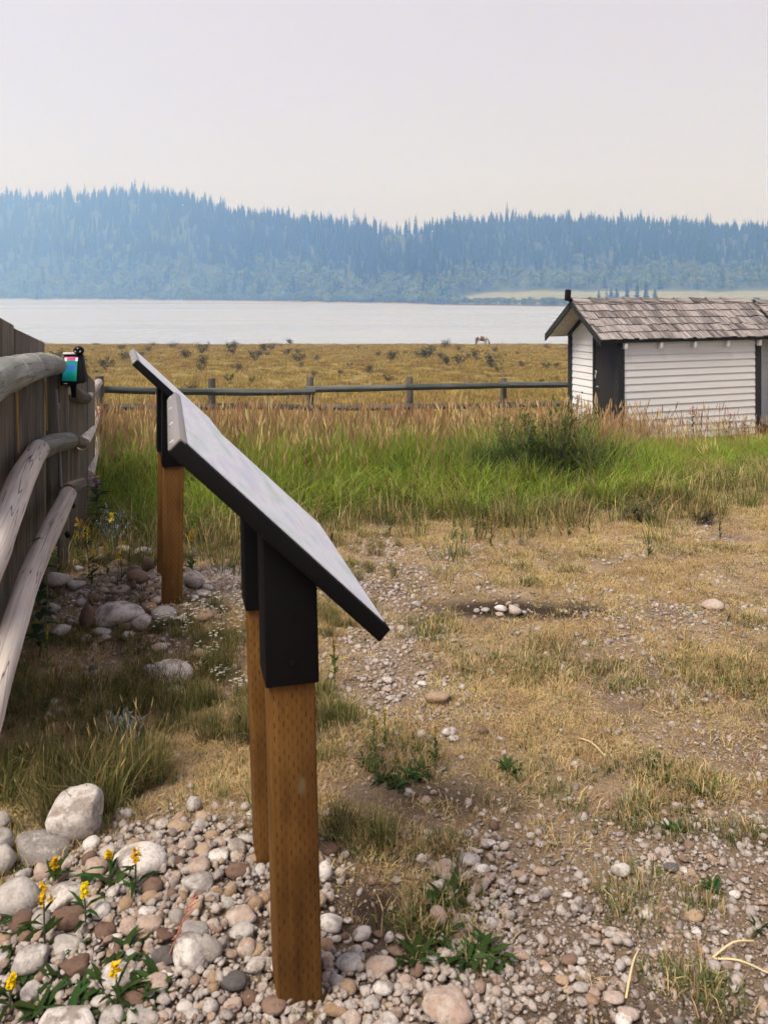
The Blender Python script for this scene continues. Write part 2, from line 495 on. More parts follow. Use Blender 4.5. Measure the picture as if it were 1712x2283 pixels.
# ------------------------------------------------------------------ ground sheet
def build_ground():
    ys = np.concatenate([np.linspace(-40, 0, 14)[:-1], np.linspace(0, 1.4, 10)[:-1], np.linspace(1.4, 6.5, 190)[:-1],
                         np.geomspace(6.5, 170, 190)])
    us = np.linspace(-1, 1, 341); us = np.sign(us) * np.abs(us) ** 1.45
    YY, UU = np.meshgrid(ys, us, indexing='ij')
    XX = UU * (6.5 + 1.9 * np.clip(YY, 0, None))
    ZZ = gz(XX, YY)
    near = smooth(9, 6, YY)
    ZZ = ZZ + near * (.012 * (fbm(XX * 9, YY * 9, 51) - .5) + .010 * gravel_mask(XX, YY) * (fbm(XX * 25, YY * 25, 52) - .5))
    V = np.stack([XX, YY, ZZ], -1).reshape(-1, 3)
    r, c = YY.shape
    i = np.arange(r * c).reshape(r, c)
    Q = np.stack([i[:-1, :-1], i[:-1, 1:], i[1:, 1:], i[1:, :-1]], -1).reshape(-1, 4)
    cols = np.stack([gravel_mask(XX, YY), straw_mask(XX, YY), soil_mask(XX, YY)], -1).reshape(-1, 3)
    m, n, b = mat("ground_soil")
    at = N(n, "ShaderNodeAttribute", attribute_name="Col")
    sp = N(n, "ShaderNodeSeparateColor"); n.links.new(at.outputs["Color"], sp.inputs[0])
    po = N(n, "ShaderNodeNewGeometry").outputs["Position"]
    f1 = noise(n, po, 9, 6, .65); f2 = noise(n, po, 95, 6, .8); f3 = noise(n, po, 1.3, 4, .6)
    soil = ramp(n, f2, [(.30, (.05, .034, .023)), (.46, (.17, .122, .086)), (.6, (.27, .205, .155)), (.74, (.42, .345, .28))])
    straw = ramp(n, noise(n, po, 1, 6, .7, (90, 40, 1)), [(.3, (.17, .12, .065)), (.5, (.36, .27, .155)), (.7, (.52, .42, .26))])
    green = ramp(n, f2, [(.3, (.05, .06, .02)), (.7, (.13, .14, .05))])
    c = mixc(n, math_(n, 'MULTIPLY', sp.outputs[1], ramp(n, f1, [(.3, (.35, .35, .35)), (.6, (1, 1, 1))])), soil, straw)
    c = mixc(n, ramp(n, f3, [(.60, (0, 0, 0)), (.74, (.4, .4, .4))]), c, green)
    vo = N(n, "ShaderNodeTexVoronoi"); vo.inputs["Scale"].default_value = 75; n.links.new(po, vo.inputs["Vector"])
    peb = ramp(n, vo.outputs["Distance"], [(.28, (1, 1, 1)), (.42, (0, 0, 0))])
    pc = ramp(n, N(n, "ShaderNodeSeparateColor").outputs[0], [(0, (.2, .17, .14)), (1, (.5, .45, .4))])
    s2 = N(n, "ShaderNodeSeparateColor"); n.links.new(vo.outputs["Color"], s2.inputs[0])
    pc = ramp(n, s2.outputs[0], [(0, (.17, .135, .11)), (.5, (.37, .31, .265)), (1, (.55, .50, .455))])
    pick = math_(n, 'LESS_THAN', s2.outputs[1], math_(n, 'MULTIPLY_ADD', sp.outputs[0], .8, .10))
    pm = math_(n, 'MULTIPLY', peb, pick)
    c = mixc(n, pm, c, pc)
    c = mixc(n, math_(n, 'MULTIPLY', sp.outputs[2], .9), c, (.032, .021, .015))
    sy = N(n, "ShaderNodeSeparateXYZ"); n.links.new(po, sy.inputs[0])
    mr = N(n, "ShaderNodeMapRange"); mr.inputs[1].default_value = 9; mr.inputs[2].default_value = 15; n.links.new(sy.outputs[1], mr.inputs[0])
    turf = ramp(n, noise(n, po, 1.1, 6, .7), [(.3, (.115, .10, .03)), (.5, (.21, .165, .055)), (.7, (.30, .225, .085))])
    c = mixc(n, mr.outputs[0], c, turf)
    n.links.new(c, b.inputs["Base Color"]); b.inputs["Roughness"].default_value = .95
    b.inputs["Specular IOR Level"].default_value = .1
    bump(n, b, math_(n, 'ADD', math_(n, 'MULTIPLY', pm, .8), math_(n, 'ADD', f2, f1)), .012)
    me = make_mesh("ground", V, None, Q, cols, None, True, m)
    return tag(obj("ground", me), kind="structure")
build_ground()

# ------------------------------------------------------------------ lake and the far side
LAKE = -7.4
def build_lake():
    m, n, b = mat("calm_lake_water")
    po = N(n, "ShaderNodeNewGeometry").outputs["Position"]
    b.inputs["Base Color"].default_value = (.37, .41, .46, 1)  # pale base stands in for part of the sky mirrored by the ripples
    n.links.new(ramp(n, noise(n, po, 1, 5, .65, (.0022, .022, 1)), [(.36, (.24, .24, .24)), (.64, (.34, .34, .34))]), b.inputs["Roughness"])
    b.inputs["IOR"].default_value = 1.33
    b.inputs["Specular IOR Level"].default_value = .6
    f = noise(n, po, 1, 4, .6, (.03, .25, 1)); f2 = noise(n, po, 1, 3, .6, (.6, 2.4, 1))
    bump(n, b, math_(n, 'ADD', f, math_(n, 'MULTIPLY', f2, .25)), .35, .35)
    V = [(-3000, 118, LAKE), (3000, 118, LAKE), (3000, 3000, LAKE), (-3000, 3000, LAKE)]
    tag(obj("lake", make_mesh("lake", V, None, [(0, 1, 2, 3)], mat=m)), kind="structure")
build_lake()

_SU = np.array([-900, 0, 500, 1000, 1230, 1712, 2600], float)
_SD = np.array([1150, 1010, 790, 585, 525, 440, 380], float)          # far shore distance by sight line
_RU = np.array([-900, -300, 0, 150, 260, 350, 430, 500, 600, 700, 800, 860, 930, 1000, 1100, 1200, 1300, 1400, 1500, 1600, 1712, 2600], float)
_RY = np.array([470, 455, 450, 446, 441, 446, 456, 476, 494, 505, 515, 522, 522, 506, 501, 497, 497, 501, 507, 513, 517, 520], float)

def far_point(u, r):
    """ground of the far side at sight line u (photo column), r metres behind its shore"""
    u = np.asarray(u, float); r = np.asarray(r, float)
    D = np.interp(u, _SU, _SD)
    flat = 150 * smooth(940, 1120, u) * smooth(3000, 1700, u)         # meadow on the right before the wood begins
    Rr = flat + np.interp(u, [0, 900, 1712], [330, 230, 260])
    ztop = EYE + (YH - np.interp(u, _RU, _RY)) / FPX * (D + Rr)
    s = np.clip((r - flat) / (Rr - flat), 0, 1)
    z0 = LAKE + .2 + 10.0 * np.clip(flat / 150, 0, 1) * np.clip(r / np.maximum(flat, 1), 0, 1)
    z = z0 + (ztop - z0) * (s ** 1.15)
    z = z - np.clip(r - Rr, 0, None) * .12
    z = z + 3.0 * (fbm(u * .02, r * .02, 61) - .5) * smooth(0, 60, r)
    Y = D + r
    return np.stack([(u - 856.0) / FPX * Y, Y, z], -1), flat, Rr

def build_hills():
    us = np.linspace(-900, 2600, 220); rs = np.concatenate([[-6, 0], np.geomspace(6, 900, 60)])
    UU, RR = np.meshgrid(us, rs, indexing='ij')
    P, fl, Rr = far_point(UU, RR)
    P[..., 2] = np.where(RR < 0, LAKE - 1, P[..., 2])
    i = np.arange(P.shape[0] * P.shape[1]).reshape(P.shape[:2])
    Q = np.stack([i[:-1, :-1], i[1:, :-1], i[1:, 1:], i[:-1, 1:]], -1).reshape(-1, 4)
    mead = (smooth(8, 24, RR) * smooth(1.06, .9, RR / np.maximum(fl, 1))) * (fl > 20)
    beach = smooth(-5, 0, RR) * smooth(9, 4, RR)
    cols = np.zeros((*RR.shape, 3)); cols[:] = (.045, .06, .022)
    cols = cols * (1 - mead[..., None]) + mead[..., None] * np.array((.24, .235, .10)) * (.8 + .4 * fbm(UU * .03, RR * .05, 63))[..., None]
    cols = cols * (1 - beach[..., None]) + beach[..., None] * np.array((.36, .29, .21))
    m, n, b = mat("hill_soil")
    at = N(n, "ShaderNodeAttribute", attribute_name="Col"); po = N(n, "ShaderNodeNewGeometry").outputs["Position"]
    c = mixc(n, 1.0, at.outputs["Color"], ramp(n, noise(n, po, .06, 5, .6), [(.3, (.7, .75, .6)), (.7, (1, 1, 1))]), 'MULTIPLY')
    n.links.new(c, b.inputs["Base Color"]); b.inputs["Roughness"].default_value = .95
    tag(obj("hills", make_mesh("hills", P.reshape(-1, 3), None, Q, cols.reshape(-1, 3), None, True, m)), kind="structure")
    # pale ridge far behind, almost lost in the smoke
    us = np.linspace(-1500, 3200, 160)
    sky_y = np.interp(us, [-1500, 0, 200, 450, 700, 900, 1000, 1130, 1250, 1400, 1550, 1712, 3200], [470, 468, 470, 480, 512, 510, 505, 496, 492, 494, 498, 500, 505])
    D = 2900.0
    rows = []
    for k, (dd, fz) in enumerate(((0, 0), (120, .45), (240, .85), (320, 1.0), (420, .8))):
        Y = D + dd
        top = EYE + (YH - sky_y - 4 * fbm(us * .02, us * 0 + 3, 71)) / FPX * (D + 320)
        rows.append(np.stack([(us - 856) / FPX * Y, np.full_like(us, Y), LAKE + (top - LAKE) * fz], -1))
    P = np.stack(rows, 1); i = np.arange(P.shape[0] * P.shape[1]).reshape(P.shape[:2])
    Q = np.stack([i[:-1, :-1], i[1:, :-1], i[1:, 1:], i[:-1, 1:]], -1).reshape(-1, 4)
    m2 = plain("far_ridge_wood", (.06, .075, .04), .95, scale=.05, var=.3)
    tag(obj("mountains", make_mesh("mountains", P.reshape(-1, 3), None, Q, None, None, True, m2)), kind="structure")
build_hills()

# ------------------------------------------------------------------ plant shapes (numpy blades with their own colours)
def lerp(a, b, t): return a + (b - a) * t

def blades(mb, r, n, R, h0, h1, wd, lean, c0, c1, jit=.25, drop=.15, base=(0, 0, 0), az=None, power=.5):
    a = r.uniform(0, 2 * np.pi, n); rr = R * r.uniform(0, 1, n) ** power
    b = np.stack([rr * np.cos(a), rr * np.sin(a), np.zeros(n)], -1) + np.asarray(base)
    d = (a + r.normal(0, .9, n)) if az is None else r.normal(az, .8, n)
    dv = np.stack([np.cos(d), np.sin(d), np.zeros(n)], -1)
    h = r.uniform(h0, h1, n); L = h * lean * r.uniform(.15, 1, n)
    tw = d + np.pi / 2 + r.normal(0, .5, n)
    wv = np.stack([np.cos(tw), np.sin(tw), np.zeros(n)], -1) * (wd * r.uniform(.6, 1.2, n))[:, None]
    up = np.array((0, 0, 1.0))
    p1 = b + dv * (L * .33)[:, None] + up * (h * .58)[:, None]
    p2 = b + dv * L[:, None] + up * (h * (1 - drop * r.uniform(0, 1, n) * min(1.5, lean * 1.5)))[:, None]
    V = np.stack([b - wv, b + wv, p1 - wv * .85, p1 + wv * .85, p2], 1).reshape(-1, 3)
    k = np.arange(n)[:, None] * 5
    k_q = k + np.array([[0, 1, 3, 2]]); k_t = k + np.array([[2, 3, 4]])
    j = 1 + jit * r.uniform(-1, 1, (n, 1)); c0 = np.asarray(c0); c1 = np.asarray(c1)
    mixr = r.uniform(0, 1, (n, 1)) ** 2 * .5
    cb = (c0 * (1 - mixr) + c1 * mixr) * j; ct = c1 * j
    C = np.stack([cb, cb, lerp(cb, ct, .45), lerp(cb, ct, .45), ct], 1).reshape(-1, 3)
    mb.add(V, T=k_t, Q=k_q, C=C)

def plumes(mb, r, n, R, h0, h1, wd, lean, cs, ch, hl=.13, hw=.007, az=None):
    """thin stalks that carry a loose seed head"""
    for i in range(n):
        a = r.uniform(0, 2 * np.pi); rr = R * math.sqrt(r.uniform())
        b = np.array((rr * math.cos(a), rr * math.sin(a), 0)); h = r.uniform(h0, h1)
        d = r.uniform(0, 2 * np.pi) if az is None else r.normal(az, .7); L = h * lean * r.uniform(.1, 1)
        dv = np.array((math.cos(d), math.sin(d), 0)); sv = np.array((-dv[1], dv[0], 0))
        top = b + dv * L + np.array((0, 0, h)); mid = b + dv * L * .35 + np.array((0, 0, h * .6))
        j = r.uniform(.75, 1.25)
        mb.add([b - sv * wd, b + sv * wd, mid - sv * wd, mid + sv * wd, top - sv * wd * .7, top + sv * wd * .7], Q=[(0, 1, 3, 2), (2, 3, 5, 4)], C=np.asarray(cs) * j)
        ax = (top - mid); ax /= np.linalg.norm(ax)
        hh = hl * r.uniform(.7, 1.2)
        for q in range(2):
            s2 = sv if q == 0 else np.cross(ax, sv)
            s2 = s2 / np.linalg.norm(s2) * hw * r.uniform(.7, 1.3)
            p = top - ax * hh * .25
            mb.add([p, p + ax * hh * .35 + s2, p + ax * hh * .35 - s2, p + ax * hh * .75 + s2 * .6, p + ax * hh * .75 - s2 * .6, p + ax * hh],
                   T=[(0, 1, 2), (3, 5, 4)], Q=[(1, 3, 4, 2)], C=np.asarray(ch) * j)

def leaf(mb, p, d, L, W, col, up=(0, 0, 1), curl=.2):
    """one broad leaf: a folded kite of six faces"""
    p = Vector(p); d = Vector(d).normalized(); s = d.cross(Vector(up))
    s = s.normalized() if s.length > 1e-4 else Vector((1, 0, 0))
    n_ = s.cross(d)
    q = [p, p + d * L * .35 + s * W * .5 + n_ * W * .16, p + d * L * .4 - n_ * 0, p + d * L * .35 - s * W * .5 + n_ * W * .16,
         p + d * L * .75 + s * W * .36 - n_ * L * curl * .4, p + d * L * .75 - n_ * L * curl * .55, p + d * L * .75 - s * W * .36 - n_ * L * curl * .4,
         p + d * L - n_ * L * curl]
    mb.add([tuple(v) for v in q], T=[(0, 1, 2), (0, 2, 3), (4, 7, 5), (5, 7, 6)], Q=[(1, 4, 5, 2), (2, 5, 6, 3)], C=col)

def source(name, mb, m=None):
    """a shape for scattering that is not itself placed in the scene"""
    me = mb.mesh(name, m or M['veg'], False, True)
    return bpy.data.objects.new(name, me)

def scatter(name, P, rot, scl, srcs, label, cat=None):
    """one object of kind stuff: copies of the source shapes on given points (geometry nodes)"""
    P = np.asarray(P, np.float32); n = len(P)
    me = bpy.data.meshes.new(name)
    me.vertices.add(n); me.vertices.foreach_set("co", P.ravel())
    a = me.attributes.new("rot", 'FLOAT_VECTOR', 'POINT'); a.data.foreach_set("vector", np.asarray(rot, np.float32).ravel())
    a = me.attributes.new("scl", 'FLOAT_VECTOR', 'POINT'); a.data.foreach_set("vector", np.asarray(scl, np.float32).ravel())
    a = me.attributes.new("idx", 'INT', 'POINT'); a.data.foreach_set("value", rng.integers(0, len(srcs), n).astype(np.int32))
    o = obj(name, me)
    g = bpy.data.node_groups.new(name + "_nodes", 'GeometryNodeTree')
    g.interface.new_socket("Geometry", in_out='INPUT', socket_type='NodeSocketGeometry')
    g.interface.new_socket("Geometry", in_out='OUTPUT', socket_type='NodeSocketGeometry')
    gi = g.nodes.new("NodeGroupInput"); go = g.nodes.new("NodeGroupOutput")
    jn = g.nodes.new("GeometryNodeJoinGeometry")
    for s in srcs:
        on = g.nodes.new("GeometryNodeObjectInfo"); on.inputs[0].default_value = s
        gt = g.nodes.new("GeometryNodeGeometryToInstance")
        g.links.new(on.outputs["Geometry"], gt.inputs[0]); g.links.new(gt.outputs[0], jn.inputs[0])
    ip = g.nodes.new("GeometryNodeInstanceOnPoints")
    def at(nm, t):
        x = g.nodes.new("GeometryNodeInputNamedAttribute"); x.data_type = t; x.inputs[0].default_value = nm
        return x.outputs[0]
    g.links.new(gi.outputs[0], ip.inputs["Points"]); g.links.new(jn.outputs[0], ip.inputs["Instance"])
    ip.inputs["Pick Instance"].default_value = True
    g.links.new(at("idx", 'INT'), ip.inputs["Instance Index"])
    g.links.new(at("rot", 'FLOAT_VECTOR'), ip.inputs["Rotation"]); g.links.new(at("scl", 'FLOAT_VECTOR'), ip.inputs["Scale"])
    g.links.new(ip.outputs[0], go.inputs[0])
    o.modifiers.new("scatter", 'NODES').node_group = g
    return tag(o, label, cat, kind="stuff")

def spin(n, tilt=.12):
    return np.stack([rng.normal(0, tilt, n), rng.normal(0, tilt, n), rng.uniform(0, 2 * np.pi, n)], -1)

def sprinkle(n, x0, x1, y0, y1, dens, wedge=None):
    """random ground points kept with probability dens(x, y)"""
    x = rng.uniform(x0, x1, n); y = rng.uniform(y0, y1, n)
    k = rng.uniform(0, 1, n) < np.clip(dens(x, y), 0, 1)
    if wedge is not None: k &= np.abs(x) < wedge * (y + 2.5)
    x, y = x[k], y[k]
    return np.stack([x, y, gz(x, y)], -1)
# ------------------------------------------------------------------ interpretive signs
def build_sign(loc, rz, label, leans, dx=0.0):
    root = empty("interpretive_sign", loc, rz)
    tag(root, label, "sign", "slanted interpretive signs")
    x0, z0, x1, z1 = -.255 + dx, 1.29, .176 + dx, .869
    ya, yb = -.15, .65
    e1 = Vector((x1 - x0, 0, z1 - z0)).normalized(); e2 = Vector((-e1.z, 0, e1.x)); th = .035
    top = lambda x: z0 + (z1 - z0) / (x1 - x0) * (x - x0)
    for (y, (lx, ly)) in zip((0, .42), leans):
        w = .049; zt = 1.0
        p = MB(); P = []
        for z in (-.12, zt):
            for sx, sy in ((-1, -1), (1, -1), (1, 1), (-1, 1)):
                P.append((sx * w + lx * z, y + sy * w + ly * z, z))
        p.hexa(P).build("post", M['post'], root, bevel=.004)
        s = MB(); ws = .057; zb = .748; P = []
        for sx, sy in ((-1, -1), (1, -1), (1, 1), (-1, 1)):
            P.append((sx * ws + lx * zb, y + sy * ws + ly * zb, zb))
        for sx, sy in ((-1, -1), (1, -1), (1, 1), (-1, 1)):
            xx = sx * ws + lx * 1.0
            P.append((xx, y + sy * ws + ly * 1.0, top(xx) - th / e2.z + .004))
        s.hexa(P)
        br = s.build("bracket", M['black_metal'], root, bevel=.003)
        for zz in (.80, .90):
            c = Vector((lx * zz + .0, y - ws + ly * zz - .001, zz))
            MB().tube([c, c + Vector((0, -.004, 0))], .0065, 10).build("screw", M['black_metal'], br)
    a = Vector((x0, 0, z0)); b = Vector((x1, 0, z1))
    P = []
    for q in (a - e2 * th, b - e2 * th): pass
    P = [a - e2 * th + Vector((0, ya, 0)), b - e2 * th + Vector((0, ya, 0)), b - e2 * th + Vector((0, yb, 0)), a - e2 * th + Vector((0, yb, 0)),
         a + Vector((0, ya, 0)), b + Vector((0, ya, 0)), b + Vector((0, yb, 0)), a + Vector((0, yb, 0))]
    fr = MB().hexa(P).build("panel_frame", M['black_metal'], root, bevel=.004)
    # strip added over the upper edge; its lighter colour paints the sky's reflection
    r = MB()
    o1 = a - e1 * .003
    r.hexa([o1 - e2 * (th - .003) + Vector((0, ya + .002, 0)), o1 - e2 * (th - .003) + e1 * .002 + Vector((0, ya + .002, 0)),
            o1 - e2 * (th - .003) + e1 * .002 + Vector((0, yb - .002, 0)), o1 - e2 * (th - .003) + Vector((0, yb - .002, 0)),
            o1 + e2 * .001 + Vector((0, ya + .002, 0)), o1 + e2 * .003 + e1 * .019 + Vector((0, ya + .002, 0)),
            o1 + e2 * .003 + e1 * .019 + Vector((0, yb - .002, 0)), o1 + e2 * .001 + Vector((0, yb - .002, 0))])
    rim = r.build("sheen_strip", M['edge_sheen'], root, bevel=.0015)
    for f in (.045, .34, .66, .955):
        c = o1 - e2 * (th * .55) + Vector((0, ya + (yb - ya) * f, 0))
        MB().tube([c + e1 * .002, c - e1 * .003], .0065, 10).build("screw", M['steel'], rim)
    i = .017; t = .0025
    P = [a + e1 * i + Vector((0, ya + i, 0)), b - e1 * i + Vector((0, ya + i, 0)), b - e1 * i + Vector((0, yb - i, 0)), a + e1 * i + Vector((0, yb - i, 0))]
    P = [q + e2 * .0005 for q in P] + [q + e2 * t for q in P]
    MB().hexa(P).build("printed_panel", M['print'], root)
    return root

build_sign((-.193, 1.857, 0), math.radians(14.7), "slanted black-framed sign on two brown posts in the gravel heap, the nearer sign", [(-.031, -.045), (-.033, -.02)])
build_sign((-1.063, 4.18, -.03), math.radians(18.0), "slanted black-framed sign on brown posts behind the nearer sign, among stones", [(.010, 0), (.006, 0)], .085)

# ------------------------------------------------------------------ plank fence with log rails on the left
fence = empty("plank_fence", (-1.95, 4.6, float(gz(-1.95, 4.6))))
tag(fence, "tall weathered plank fence with round log rails, running away at the photo's left edge", "fence")
FM = Matrix.Translation(-Vector(fence.location))
def loc_pts(seq): return [FM @ ray_at(px, py, Y) for px, py, Y in seq]

planks = [(-330, 470, 2.35, -170, 590, 2.85), (-168, 596, 2.86, -82, 655, 3.15), (-80, 662, 3.16, 32, 724, 3.85), (33.5, 731, 3.86, 100, 763, 4.5), (104, 800, 4.58, 131, 812, 4.72),
          (132.5, 815, 4.73, 154, 826, 4.86), (157, 822, 5.1, 172, 830, 5.25), (173, 828, 5.28, 189, 838, 5.5), (190, 826, 5.55, 212, 850, 6.6)]
for k, (pa, ta, Ya, pb, tb, Yb) in enumerate(planks):
    A = ray_at(pa, ta, Ya); B = ray_at(pb, tb, Yb)
    d = Vector((B.x - A.x, B.y - A.y, 0)).normalized(); nrm = Vector((-d.y, d.x, 0)) * .045
    za = float(gz(A.x, A.y)) - .08
    P = [(A.x, A.y, za), (B.x, B.y, za), (B.x + nrm.x, B.y + nrm.y, za), (A.x + nrm.x, A.y + nrm.y, za),
         tuple(A), tuple(B), (B.x + nrm.x, B.y + nrm.y, B.z + .01), (A.x + nrm.x, A.y + nrm.y, A.z + .01)]
    MB().hexa([FM @ Vector(p) for p in P]).build("plank", M['plank'], fence, bevel=.008)
logs = [
    ([(-75, 884, 2.45), (0, 842, 2.95), (50, 824, 3.5), (98, 813, 4.2), (128, 815, 4.65)], [.07, .068, .065, .060, .050], 'rail_green', .06),
    ([(118, 818, 4.75), (135, 836, 4.8), (147, 853, 4.85)], [.054, .052, .047], 'plank', .03),
    ([(152, 864, 4.95), (172, 881, 5.2), (192, 888, 5.5)], [.047, .043, .036], 'plank', .03),
    ([(189, 890, 5.45), (206, 870, 7.5), (220, 853, 10.5)], [.031, .040, .05], 'rail', .03),
    ([(-60, 1330, 2.25), (0, 1190, 2.75), (45, 1075, 3.4), (84, 1003, 4.1)], [.052, .053, .054, .055], 'rail', .05),
    ([(76, 1010, 4.1), (92, 1000, 4.2), (120, 988, 4.4), (155, 983, 4.6)], [.056, .054, .051, .047], 'rail_green', .06),
    ([(163, 980, 4.72), (176, 984, 4.9), (188, 989, 5.1)], [.034, .034, .033], 'plank', .02),
    ([(184, 990, 5.05), (200, 958, 6.5), (216, 916, 10)], [.037, .047, .058], 'rail', .03),
    ([(-35, 1630, 2.3), (0, 1500, 2.55), (50, 1330, 3.1), (100, 1208, 3.7), (152, 1103, 4.5)], [.042, .044, .045, .046, .045], 'rail', .05),
    ([(150, 1098, 4.56), (165, 1088, 4.7), (178, 1080, 4.82)], [.047, .045, .043], 'plank', .03),
    ([(198, 1060, 5.7), (209, 1015, 7), (220, 968, 9.5)], [.034, .04, .048], 'rail', .03),
]
for k, (pts, rad, mt, wob) in enumerate(logs):
    MB().tube(loc_pts(pts), rad, 18, wob * 1.5, k + 3, sub=10, lin=True).build("rail", M[mt], fence, smooth_shade=True)
# end bands of bark on the upper rails
for (px, py, Y, r) in [(20, 835, 3.17, .068), (40, 828, 3.39, .0665), (62, 821, 3.67, .064), (84, 816, 4.0, .062), (104, 813.5, 4.3, .0585), (100, 996.5, 4.26, .0535), (116, 990, 4.37, .052), (132, 986.5, 4.47, .050), (146, 984, 4.55, .048)]:
    p = FM @ ray_at(px, py, Y); d = (ray_at(px + 14, py - 3, Y + .12) - ray_at(px, py, Y)).normalized()
    r *= 1.05
    MB().tube([p - d * .012, p - d * .005, p + d * .004, p + d * .011], [r * .96, r, r, r * .95], 18, .03, int(px), cap=False).build("bark_ring", M['rail_green'], fence, True)
for (px, py, Y) in [(27, 862, 3.02), (96, 836, 4.05), (92, 1018, 4.05), (36, 1160, 3.2), (162, 1125, 4.45), (150, 1190, 4.0)]:
    p = FM @ ray_at(px, py, Y)
    MB().tube([p, p + Vector((.012, -.022, -.002)), p + Vector((.016, -.034, -.004))], [.013, .013, .008], 10).build("rail_knot", M['black_metal'], fence, True)  # dark knots of the rails, shaped as short stubs
MB().tube(loc_pts([(126, 868, 4.5), (131, 960, 4.5), (137, 1085, 4.48)]), .007, 8).build("conduit", M['conduit'], fence, True)
MB().tube(loc_pts([(129, 900, 4.49), (130, 912, 4.49)]), .011, 8).build("conduit_clip", M['conduit'], fence, True)
for k, (px, py0, py1, Y) in enumerate([(37, 872, 1010, 3.84), (101, 850, 960, 4.5)]):
    a = ray_at(px, py0, Y); b = ray_at(px + 4, py1, Y)
    MB().tube([FM @ a, FM @ b], [.006, .004], 6, .4, k).build("lichen", M['lichen'], fence, True)
cp = ray_at(222, 838, 13.0)
MB().tube([FM @ Vector((cp.x, cp.y, float(gz(cp.x, cp.y)) - .1)), FM @ cp], [.066, .064], 14, .02, 5).build("corner_post", M['far_post'], fence, True)
for px, py, Y in [(196, 838, 5.7)]:
    p = ray_at(px, py, Y)
    MB().tube([FM @ Vector((p.x - .05, p.y, -.3)), FM @ Vector((p.x - .05, p.y, p.z))], [.05, .05], 12, .02, 8).build("post", M['far_post'], fence, True)

# ------------------------------------------------------------------ log rail fence across the meadow
rf_posts = [(472, 843, 14.2), (691, 840, 15.0), (913, 839, 15.6), (1122, 842, 16.2), (1335, 842, 16.9)]
o0 = ray_at(472, 843, 14.2)
rfence = empty("rail_fence", (o0.x, o0.y, float(gz(o0.x, o0.y))))
tag(rfence, "grey-green three-rail log fence crossing the meadow behind the tall grass", "fence")
RMx = Matrix.Translation(-Vector(rfence.location))
for k, (px, py, Y) in enumerate(rf_posts):
    t = ray_at(px, py, Y + .09)
    MB().tube([RMx @ Vector((t.x + .01, t.y, float(gz(t.x, t.y)) - .1)), RMx @ Vector((t.x, t.y, t.z - .012)), RMx @ t], [.066, .064, .055], 14, .03, k).build("post", M['far_post'], rfence, True)
bays = [(232, 472, 13.1, 14.1), (472, 691, 14.1, 14.9), (691, 913, 14.9, 15.5), (913, 1122, 15.5, 16.1), (1122, 1335, 16.1, 16.8)]
rows = [[(868, 873), (873, 873), (868, 863), (863, 859), (858, 856)], [(907, 907), (906, 909), (908, 908), (906, 904), (903, 901)], [(946, 948), (948, 948), (948, 946), (946, 945), (945, 944)]]
for ri, row in enumerate(rows):
    for k, ((pa, pb, Ya, Yb), (ya, yb)) in enumerate(zip(bays, row)):
        st = .06 if k % 2 else 0.0
        e = 10
        A = ray_at(pa - (e if k else 0), ya, Ya - st); B = ray_at(pb + e, yb, Yb - st)
        mid = (A + B) / 2 + Vector((0, 0, .012 * random.uniform(-1, 1.4)))
        r0 = .060 if ri == 0 else .052
        MB().tube([RMx @ A, RMx @ mid, RMx @ B], [r0 * random.uniform(.9, 1.08), r0, r0 * random.uniform(.85, 1.0)], 12, .05, ri * 7 + k, sub=5).build("rail", M['rail_far'], rfence, True)

